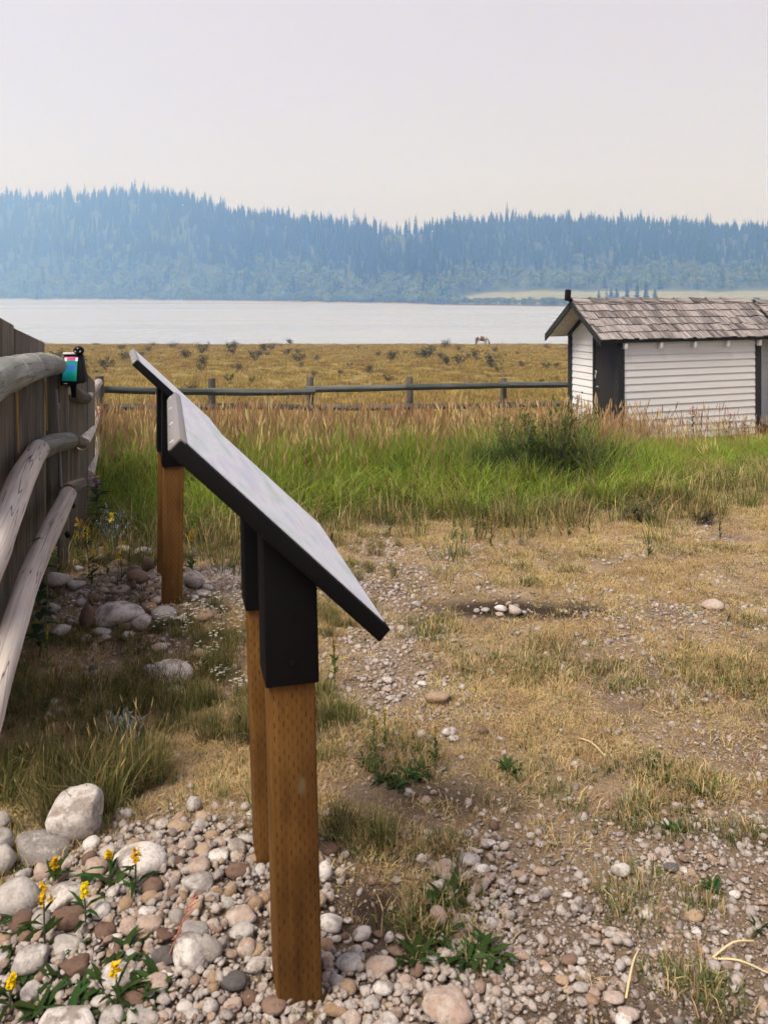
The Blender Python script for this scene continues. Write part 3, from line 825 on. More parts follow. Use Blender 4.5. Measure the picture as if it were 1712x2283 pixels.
# ------------------------------------------------------------------ sheds
def build_shed(loc, rz, label, full):
    root = empty("clapboard_shed", loc, rz)
    tag(root, label, "shed", "white clapboard sheds")
    L, Wd, plate, ridge = 3.04, 1.5, 1.90, 2.456
    sl = (ridge - plate) / (Wd / 2)
    core = MB().hexa([(.03, .03, -.2), (L - .03, .03, -.2), (L - .03, Wd - .03, -.2), (.03, Wd - .03, -.2), (.03, .03, plate - .03), (L - .03, .03, plate - .03), (L - .03, Wd - .03, plate - .03), (.03, Wd - .03, plate - .03)])
    core.build("wall_core", M['dark_trim'], root)
    ex = .1255; z = .02
    while z < plate - .02:
        zt = min(z + ex + .012, plate + .0)
        j = random.uniform(-.0015, .0015)
        MB().hexa([(.085, -.026 + j, z), (L - .085, -.026 + j, z + random.uniform(-.004, .004)), (L - .085, .028, z), (.085, .028, z),
                   (.085, -.008, zt), (L - .085, -.008, zt), (L - .085, .028, zt), (.085, .028, zt)]).build("siding_board", M['white_paint'], root)
        z += ex
    z = .02; y_door = .735
    while z < ridge - .10:
        zt = z + ex + .010
        ins = lambda q: max(0.0, (q - plate) / sl)
        yl0 = y_door if z < 1.78 else max(.06, ins(z)); yl1 = y_door if z < 1.78 else max(.06, ins(zt))
        yh0 = min(Wd - .085, Wd - ins(z)); yh1 = min(Wd - .085, Wd - ins(zt))
        if yh1 > yl1:
            MB().hexa([(-.026, yl0, z), (.028, yl0, z), (.028, yh0, z), (-.026, yh0, z), (-.008, yl1, zt), (.028, yl1, zt), (.028, yh1, zt), (-.008, yh1, zt)]).build("siding_board", M['white_paint'], root)
        z += ex
    # back wall and far gable, plain boards seen by nobody from the path but there all the same
    MB().box((L / 2, Wd + .005, plate / 2), (L - .17, .03, plate)).build("back_wall", M['white_paint'], root)
    g = MB()
    g.hexa([(L - .028, .06, 0), (L + .015, .06, 0), (L + .015, Wd - .06, 0), (L - .028, Wd - .06, 0), (L - .028, .06, plate), (L + .015, .06, plate), (L + .015, Wd - .06, plate), (L - .028, Wd - .06, plate)])
    g.hexa([(L - .028, .06, plate), (L + .015, .06, plate), (L + .015, Wd - .06, plate), (L - .028, Wd - .06, plate), (L - .028, Wd / 2 - .02, ridge - .05), (L + .015, Wd / 2 - .02, ridge - .05), (L + .015, Wd / 2 + .02, ridge - .05), (L - .028, Wd / 2 + .02, ridge - .05)])
    g.build("end_wall", M['white_paint'], root)
    for (cx, cy, sx, sy) in [(.02, .02, .13, .115), (L - .02, .02, .13, .115), (.02, Wd - .03, .12, .12), (L - .02, Wd - .03, .12, .12)]:
        MB().box((cx, cy, plate / 2 - .1), (sx, sy, plate + .16)).build("corner_board", M['dark_trim'], root, bevel=.003)
    # door in the right half of the gable end
    MB().box((.012, .41, .90), (.03, .60, 1.74)).build("door", M['door_paint'], root, bevel=.003)
    door = root.children[-1]
    MB().tube([(-.015, .60, .93), (-.045, .60, .93), (-.05, .54, .93)], .009, 8).build("handle", M['steel'], door, True)
    MB().box((-.012, .66, 1.18), (.012, .035, .06)).build("latch", M['steel'], door, bevel=.002)
    MB().tube([(-.02, .66, 1.14), (-.03, .66, 1.10), (-.02, .66, 1.07)], .012, 8).build("padlock", M['steel'], door, True)
    MB().box((.0, .722, .90), (.055, .05, 1.80)).build("door_frame", M['dark_trim'], root)
    MB().box((.0, .41, 1.81), (.05, .60, .06)).build("door_frame", M['dark_trim'], root)
    # roof
    ov, ev = .45, .12
    ze = ridge - sl * (Wd / 2 + ev)
    deck = MB(); th = .03
    for s in (0, 1):
        yy = (lambda q: q) if s == 0 else (lambda q: Wd - q)
        P = [(-ov, yy(-ev), ze - th), (L + ov, yy(-ev), ze - th), (L + ov, yy(Wd / 2), ridge - th), (-ov, yy(Wd / 2), ridge - th),
             (-ov, yy(-ev), ze), (L + ov, yy(-ev), ze), (L + ov, yy(Wd / 2), ridge), (-ov, yy(Wd / 2), ridge)]
        if s: P = [P[1], P[0], P[3], P[2], P[5], P[4], P[7], P[6]]
        deck.hexa(P)
    roof = deck.build("roof", M['dark_trim'], root)
    ang = math.atan(sl); SL = (Wd / 2 + ev) / math.cos(ang)
    ux = Vector((1, 0, 0)); us = Vector((0, math.cos(ang), math.sin(ang))); un = Vector((0, -math.sin(ang), math.cos(ang)))
    base = Vector((0, -ev, ze))
    rnd = random.Random(5)
    widths = [.075, .095, .115, .135, .16, .19]
    vari = {}
    joined = MB()
    nc = 6; exs = SL / 5.45
    for c in range(nc):
        x = -ov - .015 + rnd.uniform(-.02, 0)
        while x < L + ov + .0:
            wd = rnd.choice(widths); ln = .31 if c < nc - 1 else .16
            s0 = c * exs - .03 + rnd.uniform(-.022, .016)
            if 1 < c < 4 and rnd.random() < .05: s0 -= .045; wd = .20
            if s0 + ln > SL: ln = SL - s0
            t0 = .016 * rnd.uniform(.7, 1.35)
            P0 = [Vector((.005, 0, 0)), Vector((wd - .005, 0, 0)), Vector((wd - .004, ln, 0)), Vector((.004, ln, 0))]
            def place(q, n0): return base + ux * (x + q.x) + us * (s0 + q.y) + un * n0
            lift0 = .026 + .008 * rnd.random(); lift1 = .004
            sk = rnd.uniform(-.006, .006)
            P = [place(P0[0], lift0 - t0), place(P0[1] + Vector((0, sk, 0)), lift0 - t0), place(P0[2], lift1 - .004), place(P0[3], lift1 - .004),
                 place(P0[0], lift0), place(P0[1] + Vector((0, sk, 0)), lift0 + .002 * rnd.random()), place(P0[2], lift1), place(P0[3], lift1)]
            if full: MB().hexa(P).build("shingle", M['shingle'], roof)
            else: joined.hexa(P)
            x += wd
    if not full:
        tag(joined.build("shingles", M['shingle'], roof), kind="stuff")
    back = MB()
    for c in range(6):
        x = -ov
        while x < L + ov:
            wd = rnd.choice(widths) * 1.3; s0 = c * exs - .03 + rnd.uniform(-.01, .01); ln = min(.3, SL - s0)
            f = lambda a, b, n0: Vector((x + a, Wd + ev - math.cos(ang) * (s0 + b) + math.sin(ang) * n0, ze + math.sin(ang) * (s0 + b) + math.cos(ang) * n0))
            back.hexa([f(wd - .003, 0, .006), f(.003, 0, .006), f(.003, ln, 0), f(wd - .003, ln, 0), f(wd - .003, 0, .022), f(.003, 0, .022), f(.003, ln, .004), f(wd - .003, ln, .004)])
            x += wd
    tag(back.build("shingles_behind", M['shingle'], roof), kind="stuff")
    k = 0; x = -ov - .02
    while x < L + ov - .05:
        ln = .37 if x < L + ov - .8 else (L + ov + .02 - x)
        for s in (-1, 1):
            wv = .115
            a0 = Vector((x, Wd / 2, ridge + .050)); a1 = Vector((x + ln + .05, Wd / 2, ridge + .016))
            dn = Vector((0, s * math.cos(ang), -math.sin(ang))) * wv
            up = Vector((0, 0, .014))
            P = [a0 + dn, a1 + dn, a1, a0, a0 + dn + up, a1 + dn + up, a1 + up, a0 + up]
            if s > 0: P = [a1 + dn, a0 + dn, a0, a1, a1 + dn + up, a0 + dn + up, a0 + up, a1 + up]
            MB().hexa(P).build("ridge_cap", M['shingle'], roof)
        x += ln
        if ln > .5: break
    # barge boards, eave board, soffit boards, rafter tails
    for xe in (-ov - .028, L + ov + .002):
        for s in (0, 1):
            yy = (lambda q: q) if s == 0 else (lambda q: Wd - q)
            P = [(xe, yy(-ev - .01), ze - .115), (xe + .026, yy(-ev - .01), ze - .115), (xe + .026, yy(Wd / 2), ridge - .11), (xe, yy(Wd / 2), ridge - .11),
                 (xe, yy(-ev - .01), ze + .012), (xe + .026, yy(-ev - .01), ze + .012), (xe + .026, yy(Wd / 2), ridge + .012), (xe, yy(Wd / 2), ridge + .012)]
            if s: P = [P[1], P[0], P[3], P[2], P[5], P[4], P[7], P[6]]
            MB().hexa(P).build("barge_board", M['dark_trim'], root)
    MB().box((L / 2, -ev + .006, ze - .035), (L + 2 * ov - .01, .018, .062)).build("eave_board", M['dark_trim'], root)
    nb = 6
    for xa, xb in ((-ov + .002, -.03), (L + .02, L + ov - .002)):
        for s in (0, 1):
            for q in range(nb):
                f0 = q / nb + .008; f1 = (q + 1) / nb - .004
                y0 = -ev + (Wd / 2 + ev) * f0; y1 = -ev + (Wd / 2 + ev) * f1
                z0 = ze + (ridge - ze) * f0 - th - .013; z1 = ze + (ridge - ze) * f1 - th - .013
                if s: y0, y1 = Wd - y0, Wd - y1
                P = [(xa, y0, z0), (xb, y0, z0), (xb, y1, z1), (xa, y1, z1), (xa, y0, z0 + .011), (xb, y0, z0 + .011), (xb, y1, z1 + .011), (xa, y1, z1 + .011)]
                if s: P = [P[1], P[0], P[3], P[2], P[5], P[4], P[7], P[6]]
                MB().hexa(P).build("soffit_board", M['soffit'], root)
    for s in (0, 1):   # raking trim under the gable soffit
        yy = (lambda q: q) if s == 0 else (lambda q: Wd - q)
        P = [(-.05, yy(.0), plate - .13), (-.03, yy(.0), plate - .13), (-.03, yy(Wd / 2), ridge - .15), (-.05, yy(Wd / 2), ridge - .15),
             (-.05, yy(.0), plate - .055), (-.03, yy(.0), plate - .055), (-.03, yy(Wd / 2), ridge - .06), (-.05, yy(Wd / 2), ridge - .06)]
        if s: P = [P[1], P[0], P[3], P[2], P[5], P[4], P[7], P[6]]
        MB().hexa(P).build("gable_trim", M['dark_trim'], root)
    for x in (.07, .80, 1.53, 2.26, L - .05):
        MB().box((x, -.055, ze - .125), (.055, .12, .105)).build("rafter_tail", M['white_paint'], root, bevel=.003)
    if full:
        lamp = MB().box((-ov - .09, Wd / 2, ridge + .10), (.085, .10, .205), Matrix.Rotation(math.radians(5), 3, 'Y')).build("floodlight", M['black_metal'], root, bevel=.022)
        MB().tube([(-ov - .06, Wd / 2, ridge + .01), (-ov + .02, Wd / 2, ridge - .02)], .022, 10).build("bracket", M['black_metal'], lamp, True)
    return root

SH = (4.03, 14.3, -1.02); SRZ = math.atan2(.346, .937)
build_shed(SH, SRZ, "small white clapboard shed with dark trim and grey shingle roof in tall grass", True)
build_shed((SH[0] + .937 * 4.15, SH[1] + .346 * 4.15, -1.06), SRZ, "second white shed, a sliver showing past the first shed's dark corner", False)

# ------------------------------------------------------------------ solar device on the rail
def build_device():
    c = ray_at(163, 857, 4.75)
    root = empty("solar_device", c, math.radians(6)); root.scale = (1.18, 1.0, 1.05)
    tag(root, "small black solar device with teal iridescent panel perched on the fence rail", "device")
    w0, w1, h = .060, .044, .165
    body = MB().hexa([(-w0 * .75, -.055, 0), (w0 * 1.05, -.05, .012), (w0 * 1.05, .045, .012), (-w0 * .75, .045, 0), (-w1, .0, h), (w1 * .95, .0, h), (w1 * .95, .04, h), (-w1, .04, h)])
    b = body.build("housing", M['black_metal'], root, bevel=.004)
    P = [(-w0 * .66, -.0535, .025), (w0 * .45, -.0525, .022), (w1 * .55, -.0080, .150), (-w1 * .86, -.0080, .150)]
    off = Vector((0, -.004, .001))
    MB().hexa([Vector(p) for p in P][:2] + [Vector(P[2]), Vector(P[3])] + [Vector(p) + off for p in P]).build("solar_panel", M['film'], root)
    MB().box((-.008, -.003, h + .004), (.075, .012, .010)).build("top_bar", M['white_paint'], root, bevel=.002)
    for x in (-.030, .020):
        MB().box((x, -.0155, .137), (.011, .004, .020), Matrix.Rotation(math.radians(-20), 3, 'X')).build("label_strip", M['white_paint'], root)
    MB().box((-.022, -.0590, .012), (.016, .003, .004)).build("label_strip", M['white_paint'], root)
    hd = MB().tube([(.026, -.022, h + .020), (.026, -.005, h + .020), (.026, .024, h + .018)], [.017, .024, .022], 16).build("camera_head", M['black_metal'], root, True)
    for dx, dz in ((0, .013), (-.011, -.004), (.012, -.004)):
        MB().tube([(.026 + dx, -.020, h + .020 + dz), (.026 + dx, -.0245, h + .020 + dz)], .0038, 8).build("lens", M['steel'], hd, True)
    MB().tube([(.0, .0, .01), (.0, .01, -.03), (.0, .02, -.07)], [.018, .013, .012], 10).build("mount_arm", M['black_metal'], root, True)
build_device()

# ------------------------------------------------------------------ horse
def build_horse():
    Y = 107.0; px = 1073
    x0 = (px - 856) / FPX * Y
    root = empty("horse", (x0, Y, float(gz(x0, Y)) - .03), 0)
    tag(root, "white and chestnut horse grazing on the crest against the lake", "horse")
    V = []; E = []; R = []
    def add(p, r, parent=None):
        V.append(p); R.append(r)
        if parent is not None: E.append((parent, len(V) - 1))
        return len(V) - 1
    pel = add((-.40, 0, 1.02), .29)
    loin = add((-.12, 0, 1.0), .28, pel); bar = add((.18, 0, .95), .31, loin); ch = add((.45, 0, .98), .29, bar)
    nb = add((.66, 0, 1.02), .19, ch); nm = add((.84, 0, .82), .125, nb); po = add((.98, 0, .58), .10, nm)
    ja = add((1.02, 0, .42), .095, po); mu = add((1.05, 0, .12), .055, ja)
    ru = add((-.58, 0, 1.16), .16, pel)
    for s, dx in ((-1, 0.04), (1, -.05)):
        a = add((-.47, s * .13, .90), .15, pel); b_ = add((-.40 + dx, s * .14, .68), .095, a); c = add((-.56 + dx, s * .14, .44), .055, b_)
        d = add((-.52 + dx, s * .14, .12), .038, c); add((-.47 + dx, s * .14, .02), .05, d)
    for s, dx in ((-1, .22), (1, -.12)):
        a = add((.48, s * .12, .82), .11, ch); b_ = add((.50 + dx * .6, s * .12, .44), .052, a); c = add((.50 + dx, s * .12, .12), .036, b_); add((.54 + dx, s * .12, .02), .048, c)
    me = bpy.data.meshes.new("body"); me.from_pydata(V, E, [])
    o = obj("body", me, root)
    o.modifiers.new("skin", 'SKIN')
    sv = me.skin_vertices[0].data
    for i, r in enumerate(R): q = 1.35 if i < 6 or r > .13 else 1.25; sv[i].radius = (r * q, r * q * .9)
    sv[0].use_root = True
    o.modifiers.new("sub", 'SUBSURF').render_levels = 2
    o.modifiers["sub"].levels = 2
    m, n, b = mat("pinto_coat")
    oc = N(n, "ShaderNodeTexCoord").outputs["Object"]; sp = N(n, "ShaderNodeSeparateXYZ"); n.links.new(oc, sp.inputs[0])
    def patch(cx, cz, rx, rz):
        a = math_(n, 'POWER', math_(n, 'DIVIDE', math_(n, 'SUBTRACT', sp.outputs[0], cx), rx), 2.0)
        c = math_(n, 'POWER', math_(n, 'DIVIDE', math_(n, 'SUBTRACT', sp.outputs[2], cz), rz), 2.0)
        return math_(n, 'LESS_THAN', math_(n, 'ADD', math_(n, 'ADD', a, c), math_(n, 'MULTIPLY', noise(n, oc, 5), .5)), 1.2)
    p = math_(n, 'MAXIMUM', patch(-.62, 1.0, .22, .46), patch(.08, .96, .26, .38))
    p = math_(n, 'MAXIMUM', p, patch(1.03, .28, .14, .34))
    n.links.new(mixc(n, p, (.40, .375, .375), (.085, .047, .04)), b.inputs["Base Color"]); b.inputs["Roughness"].default_value = .7
    me.materials.append(m)
    dk = plain("dark_horse_hair", (.05, .035, .03), .8)
    MB().tube([(-.60, 0, 1.12), (-.69, 0, .98), (-.71, 0, .6), (-.70, 0, .20)], [.03, .06, .075, .03], 10, .15, 2, sub=3).build("tail", dk, root, True)
    MB().tube([(.60, 0, 1.25), (.76, 0, 1.0), (.92, .0, .74)], [.03, .05, .03], 8, .2, 4, sub=3).build("mane", plain("grey_mane", (.38, .35, .34), .8), root, True)
    for s in (-1, 1):
        MB().tube([(.98, s * .06, .66), (1.03, s * .085, .76)], [.03, .008], 8).build("ear", dk, root, True)
build_horse()
# ------------------------------------------------------------------ stones
import bmesh
def stone_mesh(name, sub, seed, ang=.0):
    bm = bmesh.new(); bmesh.ops.create_icosphere(bm, subdivisions=sub, radius=1.0)
    r = np.random.default_rng(seed)
    P = np.array([v.co[:] for v in bm.verts])
    # a rounded body: smooth bumps plus a few worn flat facets
    k = r.normal(0, 1, (5, 3)); ph = r.uniform(0, 6.28, 5)
    d = sum(.055 * np.sin(P @ k[i] * 1.6 + ph[i]) for i in range(5))
    P = P * (1 + d)[:, None]
    for i in range(5 + int(4 * ang)):
        n_ = r.normal(0, 1, 3); n_ /= np.linalg.norm(n_); h = r.uniform(.62, .88) - .12 * ang
        t = P @ n_
        P = P - np.outer(np.clip(t - h, 0, None) * (.75 + .2 * ang), n_)
    P /= np.abs(P).max(0)
    P[:, 2] *= np.where(P[:, 2] < 0, .8, 1)
    for v, p in zip(bm.verts, P): v.co = p
    me = bpy.data.meshes.new(name); bm.to_mesh(me); bm.free()
    me.polygons.foreach_set("use_smooth", np.ones(len(me.polygons), bool))
    me.materials.append(M['s_mix'])
    return me
ST3 = [stone_mesh("stone", 3, s) for s in range(7)] + [stone_mesh("stone", 3, 40 + s, 1.0) for s in range(3)]
ST2 = [stone_mesh("stone", 2, 100 + s) for s in range(10)] + [stone_mesh("stone", 2, 140 + s, .9) for s in range(5)]
SM = dict(w='s_white', g='s_grey', t='s_tan', p='s_pink', b='s_brown', d='s_dark')
SN = dict(w='white', g='grey', t='tan', p='pinkish', b='brown', d='dark')
taken = []          # (x, y, r) of every stone so far

def put_stone(x0, y0, x1, y1, m, label=None, group=None, angular=False, roll=0.0, cat="stone", seed=None, name="stone"):
    cx, cy = (x0 + x1) / 2, (y0 + y1) / 2
    Y = G(cx, cy + (y1 - y0) * .25).y
    for _ in range(12):
        W = (x1 - x0) * Y / FPX; ext = (y1 - y0) * Y / FPX; t = (cy - YH) / FPX
        D = W * .85; H = math.sqrt(max(ext ** 2 - (D * t) ** 2, (.42 * W) ** 2))
        z = float(gz((cx - 856) / FPX * Y, Y)) + (.30 if (x1 - x0) > 70 else .44) * H
        Y = .5 * Y + .5 * max(1.3, (EYE - z) * FPX / (cy - YH))
    X = (cx - 856) / FPX * Y
    big = (x1 - x0) > 70
    pool = (ST3 if big else ST2)
    k = (seed if seed is not None else random.randrange(100))
    me = pool[-1 - k % 3] if angular else pool[k % (len(pool) - (3 if big else 0))]
    o = obj(name, me, loc=(X, Y, z))
    o.scale = (W / 2, D / 2, H / 2 / .92)
    o.rotation_euler = (random.uniform(-.12, .12), roll, random.uniform(-.35, .35))
    o.material_slots[0].link = 'OBJECT'; o.material_slots[0].material = M[SM[m]]
    taken.append((X, Y, W / 2))
    return tag(o, label, cat, group)

Z3 = (0, 1650, 2.962); Z5 = (500, 1480, 2.755); Z2 = (0, 1150, 2.9625); Z8 = (850, 1050, 1.9246); Z7 = (1000, 1650, 2.33)
HEAP = "in the gravel heap round the near sign"; PILE = "in the stone pile round the farther sign"; PATH = "on the dry trodden ground"
def S(zz, box, m, label=None, where=HEAP, angular=False, roll=0.0, seed=None):
    ox, oy, s = zz
    x0, y0, x1, y1 = box[0] / s + ox, box[1] / s + oy, box[2] / s + ox, box[3] / s + oy
    if label: return put_stone(x0, y0, x1, y1, m, label, None, angular, roll, seed=seed, name="boulder" if (x1 - x0) > 85 else "stone")
    sz = "large" if (x1 - x0) > 46 else ("medium" if (x1 - x0) > 27 else "small")
    nm = f"{sz} {'angular' if angular else 'rounded'} {SN[m]} stone {where}"
    return put_stone(x0, y0, x1, y1, m, nm, f"{SN[m]} stones {where}", angular, roll, seed=seed)

S(Z3, (335, 275, 715, 735), 'w', "upright off-white boulder standing in front of the dark grass tussock", seed=1, angular=True)
S(Z3, (80, 585, 470, 830), 'g', "long grey-beige boulder lying beside the upright white boulder", seed=1, roll=.12)
S(Z3, (-70, 565, 95, 790), 'g', "grey boulder half cut by the photo's left edge, next to the long grey-beige one", seed=3)
S(Z3, (-90, 465, 90, 630), 'g', "farther grey boulder at the photo's left edge, behind the others", seed=4)
S(Z3, (-90, 690, 110, 910), 'g', "grey boulder at the photo's left edge, above the weeds", seed=5)
S(Z3, (740, 690, 1130, 885), 'w', "broad low white boulder at the back rim of the gravel heap", seed=0)
S(Z3, (560, 770, 745, 930), 'p', "pale stone leaning against the broad low white boulder", seed=6)
S(Z3, (740, 435, 885, 540), 'g', "small grey stone just right of the upright white boulder", seed=3)
S(Z3, (1100, 520, 1270, 625), 't', "oval tan stone alone in dry grass behind the gravel heap", seed=1)
S(Z3, (1225, 370, 1350, 480), 'g', "grey stone with green blades growing before it", seed=2)
S(Z3, (-70, 890, 290, 1200), 'g', "largest grey boulder at the photo's left edge, among goldenrod", seed=0)
S(Z3, (275, 950, 580, 1110), 'w', "long whitish stone behind the two goldenrod heads", seed=4)
S(Z3, (335, 1080, 570, 1265), 'b', "dark brown rock below the long whitish stone", seed=1)
S(Z3, (600, 1060, 755, 1200), 'w', "round cream-white stone beside the small goldenrod head", seed=2)
S(Z3, (330, 1300, 560, 1430), 'g', "flat grey slab stone behind the tan block", angular=True, seed=0)
S(Z3, (95, 1335, 350, 1570), 'g', "angular grey rock left of the tan block", angular=True, seed=1)
S(Z3, (365, 1390, 635, 1610), 'b', "flat-topped tan-brown block of rock among the weeds", angular=True, seed=2)
S(Z3, (635, 1465, 880, 1660), 'w', "round white boulder with grey spot beside the lowest goldenrod", seed=5)
S(Z3, (1125, 1285, 1390, 1560), 'w', "large pear-shaped pale boulder behind the red grass stalk", seed=6, roll=.5)
S(Z3, (1170, 1190, 1380, 1320), 'g', "grey-white stone on top of the pear-shaped boulder", seed=1)
S(Z3, (1310, 1265, 1470, 1475), 'g', "angular grey rock against the pear-shaped boulder", angular=True, seed=2)
S(Z3, (995, 1360, 1180, 1515), 'd', "dark slate-coloured rock left of the pear-shaped boulder", angular=True, seed=0)
S(Z3, (240, 1835, 660, 1980), 'w', "white boulder cut by the photo's bottom edge", seed=3)
S(Z5, (1205, 1975, 1540, 2225), 'p', "large round peach-coloured boulder by the bottom edge, right of the near post", seed=2)
S(Z5, (850, 1790, 1065, 1935), 'p', "flat peach cobble at the heap's rim beside the green weeds", seed=4)
S(Z5, (560, 1215, 670, 1350), 'w', "white stone showing right behind the near post", seed=5)
S(Z5, (220, 2040, 400, 2165), 'b', "brown stone lying against the foot of the near post", seed=4)
S(Z2, (600, 555, 965, 755), 'w', "largest whitish boulder, oval, in the pile before the farther sign", seed=4)
S(Z2, (520, 580, 650, 775), 'b', "reddish-brown boulder left of the oval whitish one", seed=2)
S(Z2, (1000, 590, 1195, 725), 'g', "grey-beige boulder at the foot of the farther sign's post", seed=6)
S(Z2, (1195, 360, 1355, 485), 'g', "smooth grey stone right of the farther sign's posts", seed=0)
S(Z2, (925, 270, 1025, 385), 'b', "red-brown stone on top of the pile behind the farther sign's post", seed=3)
S(Z2, (280, 360, 470, 490), 'w', "white boulder between the log rail and the goldenrod", seed=1)
S(Z2, (985, 950, 1275, 1155), 'w', "large white boulder sunk in grass between the two signs", seed=5)
S(Z2, (930, 980, 1065, 1095), 'w', "small white boulder touching the large one sunk in grass", seed=2)
S(Z2, (1085, 1135, 1250, 1192), 'w', "flat white stone in front of the white boulder pair", seed=0)
S(Z2, (985, 835, 1105, 918), 'p', "peach stone beside the daisies", seed=3)
S(Z2, (1265, 870, 1395, 965), 't', "tan stone half hidden behind daisies", seed=1)
for b, m in [((910, 1085, 1050, 1200), 'w'), ((905, 1140, 1100, 1285), 'p'), ((620, 1200, 790, 1310), 'b'), ((1480, 1085, 1659, 1220), 'p'), ((1510, 1205, 1690, 1312), 'g'),
             ((955, 1520, 1140, 1675), 'p'), ((800, 1650, 1000, 1775), 'b'), ((90, 1860, 240, 1950), 'p'), ((925, 995, 1060, 1108), 't'), ((1230, 770, 1400, 905), 'p'),
             ((1190, 865, 1410, 1025), 'g'), ((1370, 728, 1520, 810), 'w'), ((1560, 1310, 1700, 1455), 'p'), ((1450, 1545, 1640, 1640), 'd'), ((830, 1740, 1040, 1900), 'g'),
             ((1470, 1700, 1600, 1795), 'p'), ((-80, 1380, 90, 1510), 'w'), ((345, 880, 460, 960), 'b'), ((210, 800, 350, 940), 'p'), ((900, 890, 1000, 970), 'p'), ((930, 920, 1100, 1010), 'b'),
             ((1105, 770, 1230, 850), 'b'), ((1100, 980, 1180, 1060), 'b'), ((1380, 970, 1475, 1040), 't'), ((1480, 950, 1570, 1050), 't'), ((1040, 1060, 1130, 1130), 'g'),
             ((1110, 1110, 1230, 1240), 'g'), ((800, 1370, 930, 1465), 'g'), ((880, 1230, 1010, 1320), 't'), ((720, 1270, 810, 1340), 'w'), ((1020, 1240, 1180, 1340), 'b'), ((830, 1470, 940, 1560), 'w'),
             ((1050, 1510, 1190, 1600), 'w'), ((940, 1350, 1030, 1420), 't'), ((1350, 1320, 1400, 1365), 'p'), ((850, 1820, 950, 1880), 't'), ((1000, 1790, 1130, 1880), 'p'), ((1160, 1730, 1290, 1810), 'w'),
             ((1270, 1640, 1360, 1720), 'g'), ((1360, 1600, 1450, 1690), 't'), ((1200, 1780, 1330, 1870), 'g'), ((600, 1690, 720, 1760), 'g'), ((1640, 740, 1760, 830), 't'), ((1480, 820, 1660, 920), 'b')]:
    S(Z3, b, m)
for b, m in [((560, 1090, 705, 1180), 'b'), ((565, 1535, 735, 1655), 'w'), ((785, 1610, 910, 1712), 'w'), ((680, 1770, 850, 1905), 'g'), ((905, 1930, 1045, 2055), 'w'), ((595, 2065, 770, 2185), 't'),
             ((980, 1645, 1050, 1722), 'w'), ((1045, 1655, 1115, 1738), 'p'), ((995, 1725, 1110, 1805), 'b'), ((570, 1680, 680, 1785), 't'), ((700, 1930, 830, 2055), 't'), ((0, 1475, 200, 1625), 'p'),
             ((30, 1590, 185, 1685), 'g'), ((75, 1690, 250, 1822), 't'), ((130, 1795, 265, 1912), 'w'), ((140, 1425, 240, 1538), 't'), ((0, 1345, 80, 1455), 't'), ((0, 1220, 170, 1345), 'b'),
             ((760, 1735, 860, 1790), 'w'), ((835, 1710, 920, 1755), 'p'), ((915, 1640, 985, 1690), 'b'), ((650, 1670, 720, 1720), 'w'), ((715, 1650, 770, 1710), 'b'), ((580, 1760, 690, 1830), 'p'),
             ((580, 1840, 650, 1900), 'b'), ((690, 1310, 745, 1365), 'w'), ((720, 1560, 790, 1600), 'w'), ((840, 2040, 960, 2130), 'g'), ((700, 2150, 860, 2220), 'p'), ((400, 2030, 500, 2110), 'g'),
             ((100, 2020, 230, 2090), 'b'), ((0, 2060, 110, 2160), 'p'), ((230, 2140, 310, 2210), 'w'), ((410, 2090, 500, 2160), 'w'), ((300, 1890, 330, 1940), 't')]:
    S(Z5, b, m)
for b, m in [((870, 650, 1010, 762), 'w'), ((1180, 650, 1245, 722), 'w'), ((605, 730, 740, 802), 'g'), ((785, 760, 895, 822), 'w'), ((1245, 620, 1415, 692), 't'), ((830, 320, 940, 405), 'b'),
             ((835, 355, 1000, 455), 'b'), ((740, 275, 860, 345), 't'), ((435, 420, 580, 497), 'g'), ((580, 515, 680, 578), 'b'), ((640, 470, 740, 512), 'p'), ((735, 455, 860, 522), 'p'),
             ((940, 570, 1050, 655), 't'), ((1330, 450, 1420, 502), 'w'), ((1290, 480, 1400, 540), 'w'), ((875, 205, 1025, 272), 'w'), ((765, 185, 870, 252), 'w'), ((625, 255, 700, 302), 'w'),
             ((485, 325, 560, 378), 'w'), ((630, 205, 690, 262), 't'), ((290, 1205, 390, 1262), 'w'), ((340, 715, 470, 805), 'w'), ((310, 570, 400, 642), 'g'), ((525, 785, 625, 835), 'w'),
             ((655, 785, 735, 825), 'g'), ((600, 800, 690, 850), 't'), ((1230, 235, 1300, 278), 'w'), ((705, 1060, 820, 1122), 't'), ((835, 1085, 980, 1124), 'w'), ((440, 680, 520, 740), 'g'),
             ((955, 470, 1030, 515), 't'), ((985, 450, 1060, 495), 'b'), ((860, 430, 910, 500), 'b'), ((470, 780, 530, 815), 'w'), ((780, 700, 880, 770), 'b'), ((1000, 530, 1070, 590), 'p'),
             ((690, 530, 770, 575), 'd'), ((1260, 520, 1320, 560), 'w'), ((1215, 510, 1265, 570), 'b'), ((1200, 575, 1255, 620), 'p'), ((500, 545, 575, 600), 'g'), ((580, 985, 640, 1040), 'd')]:
    S(Z2, b, m, where=PILE)
S(Z8, (480, 570, 542, 612), 'w', "whitish stone, left one of a pair on the dark bare patch"); S(Z8, (535, 570, 602, 622), 'p', "pale stone, right one of a pair on the dark bare patch")
S(Z8, (1375, 560, 1475, 590), 'p', "flat pinkish stone lying in the dry grass towards the shed side")
S(Z5, (1335, 395, 1430, 442), 'w', "flat white stone lying beside an upright weed on the path"); S(Z5, (1545, 365, 1620, 438), 'b', "brown egg-shaped stone standing on the path")
S(Z7, (205, 410, 270, 478), 'b', "dark round stone on bare soil at the gravel's edge")
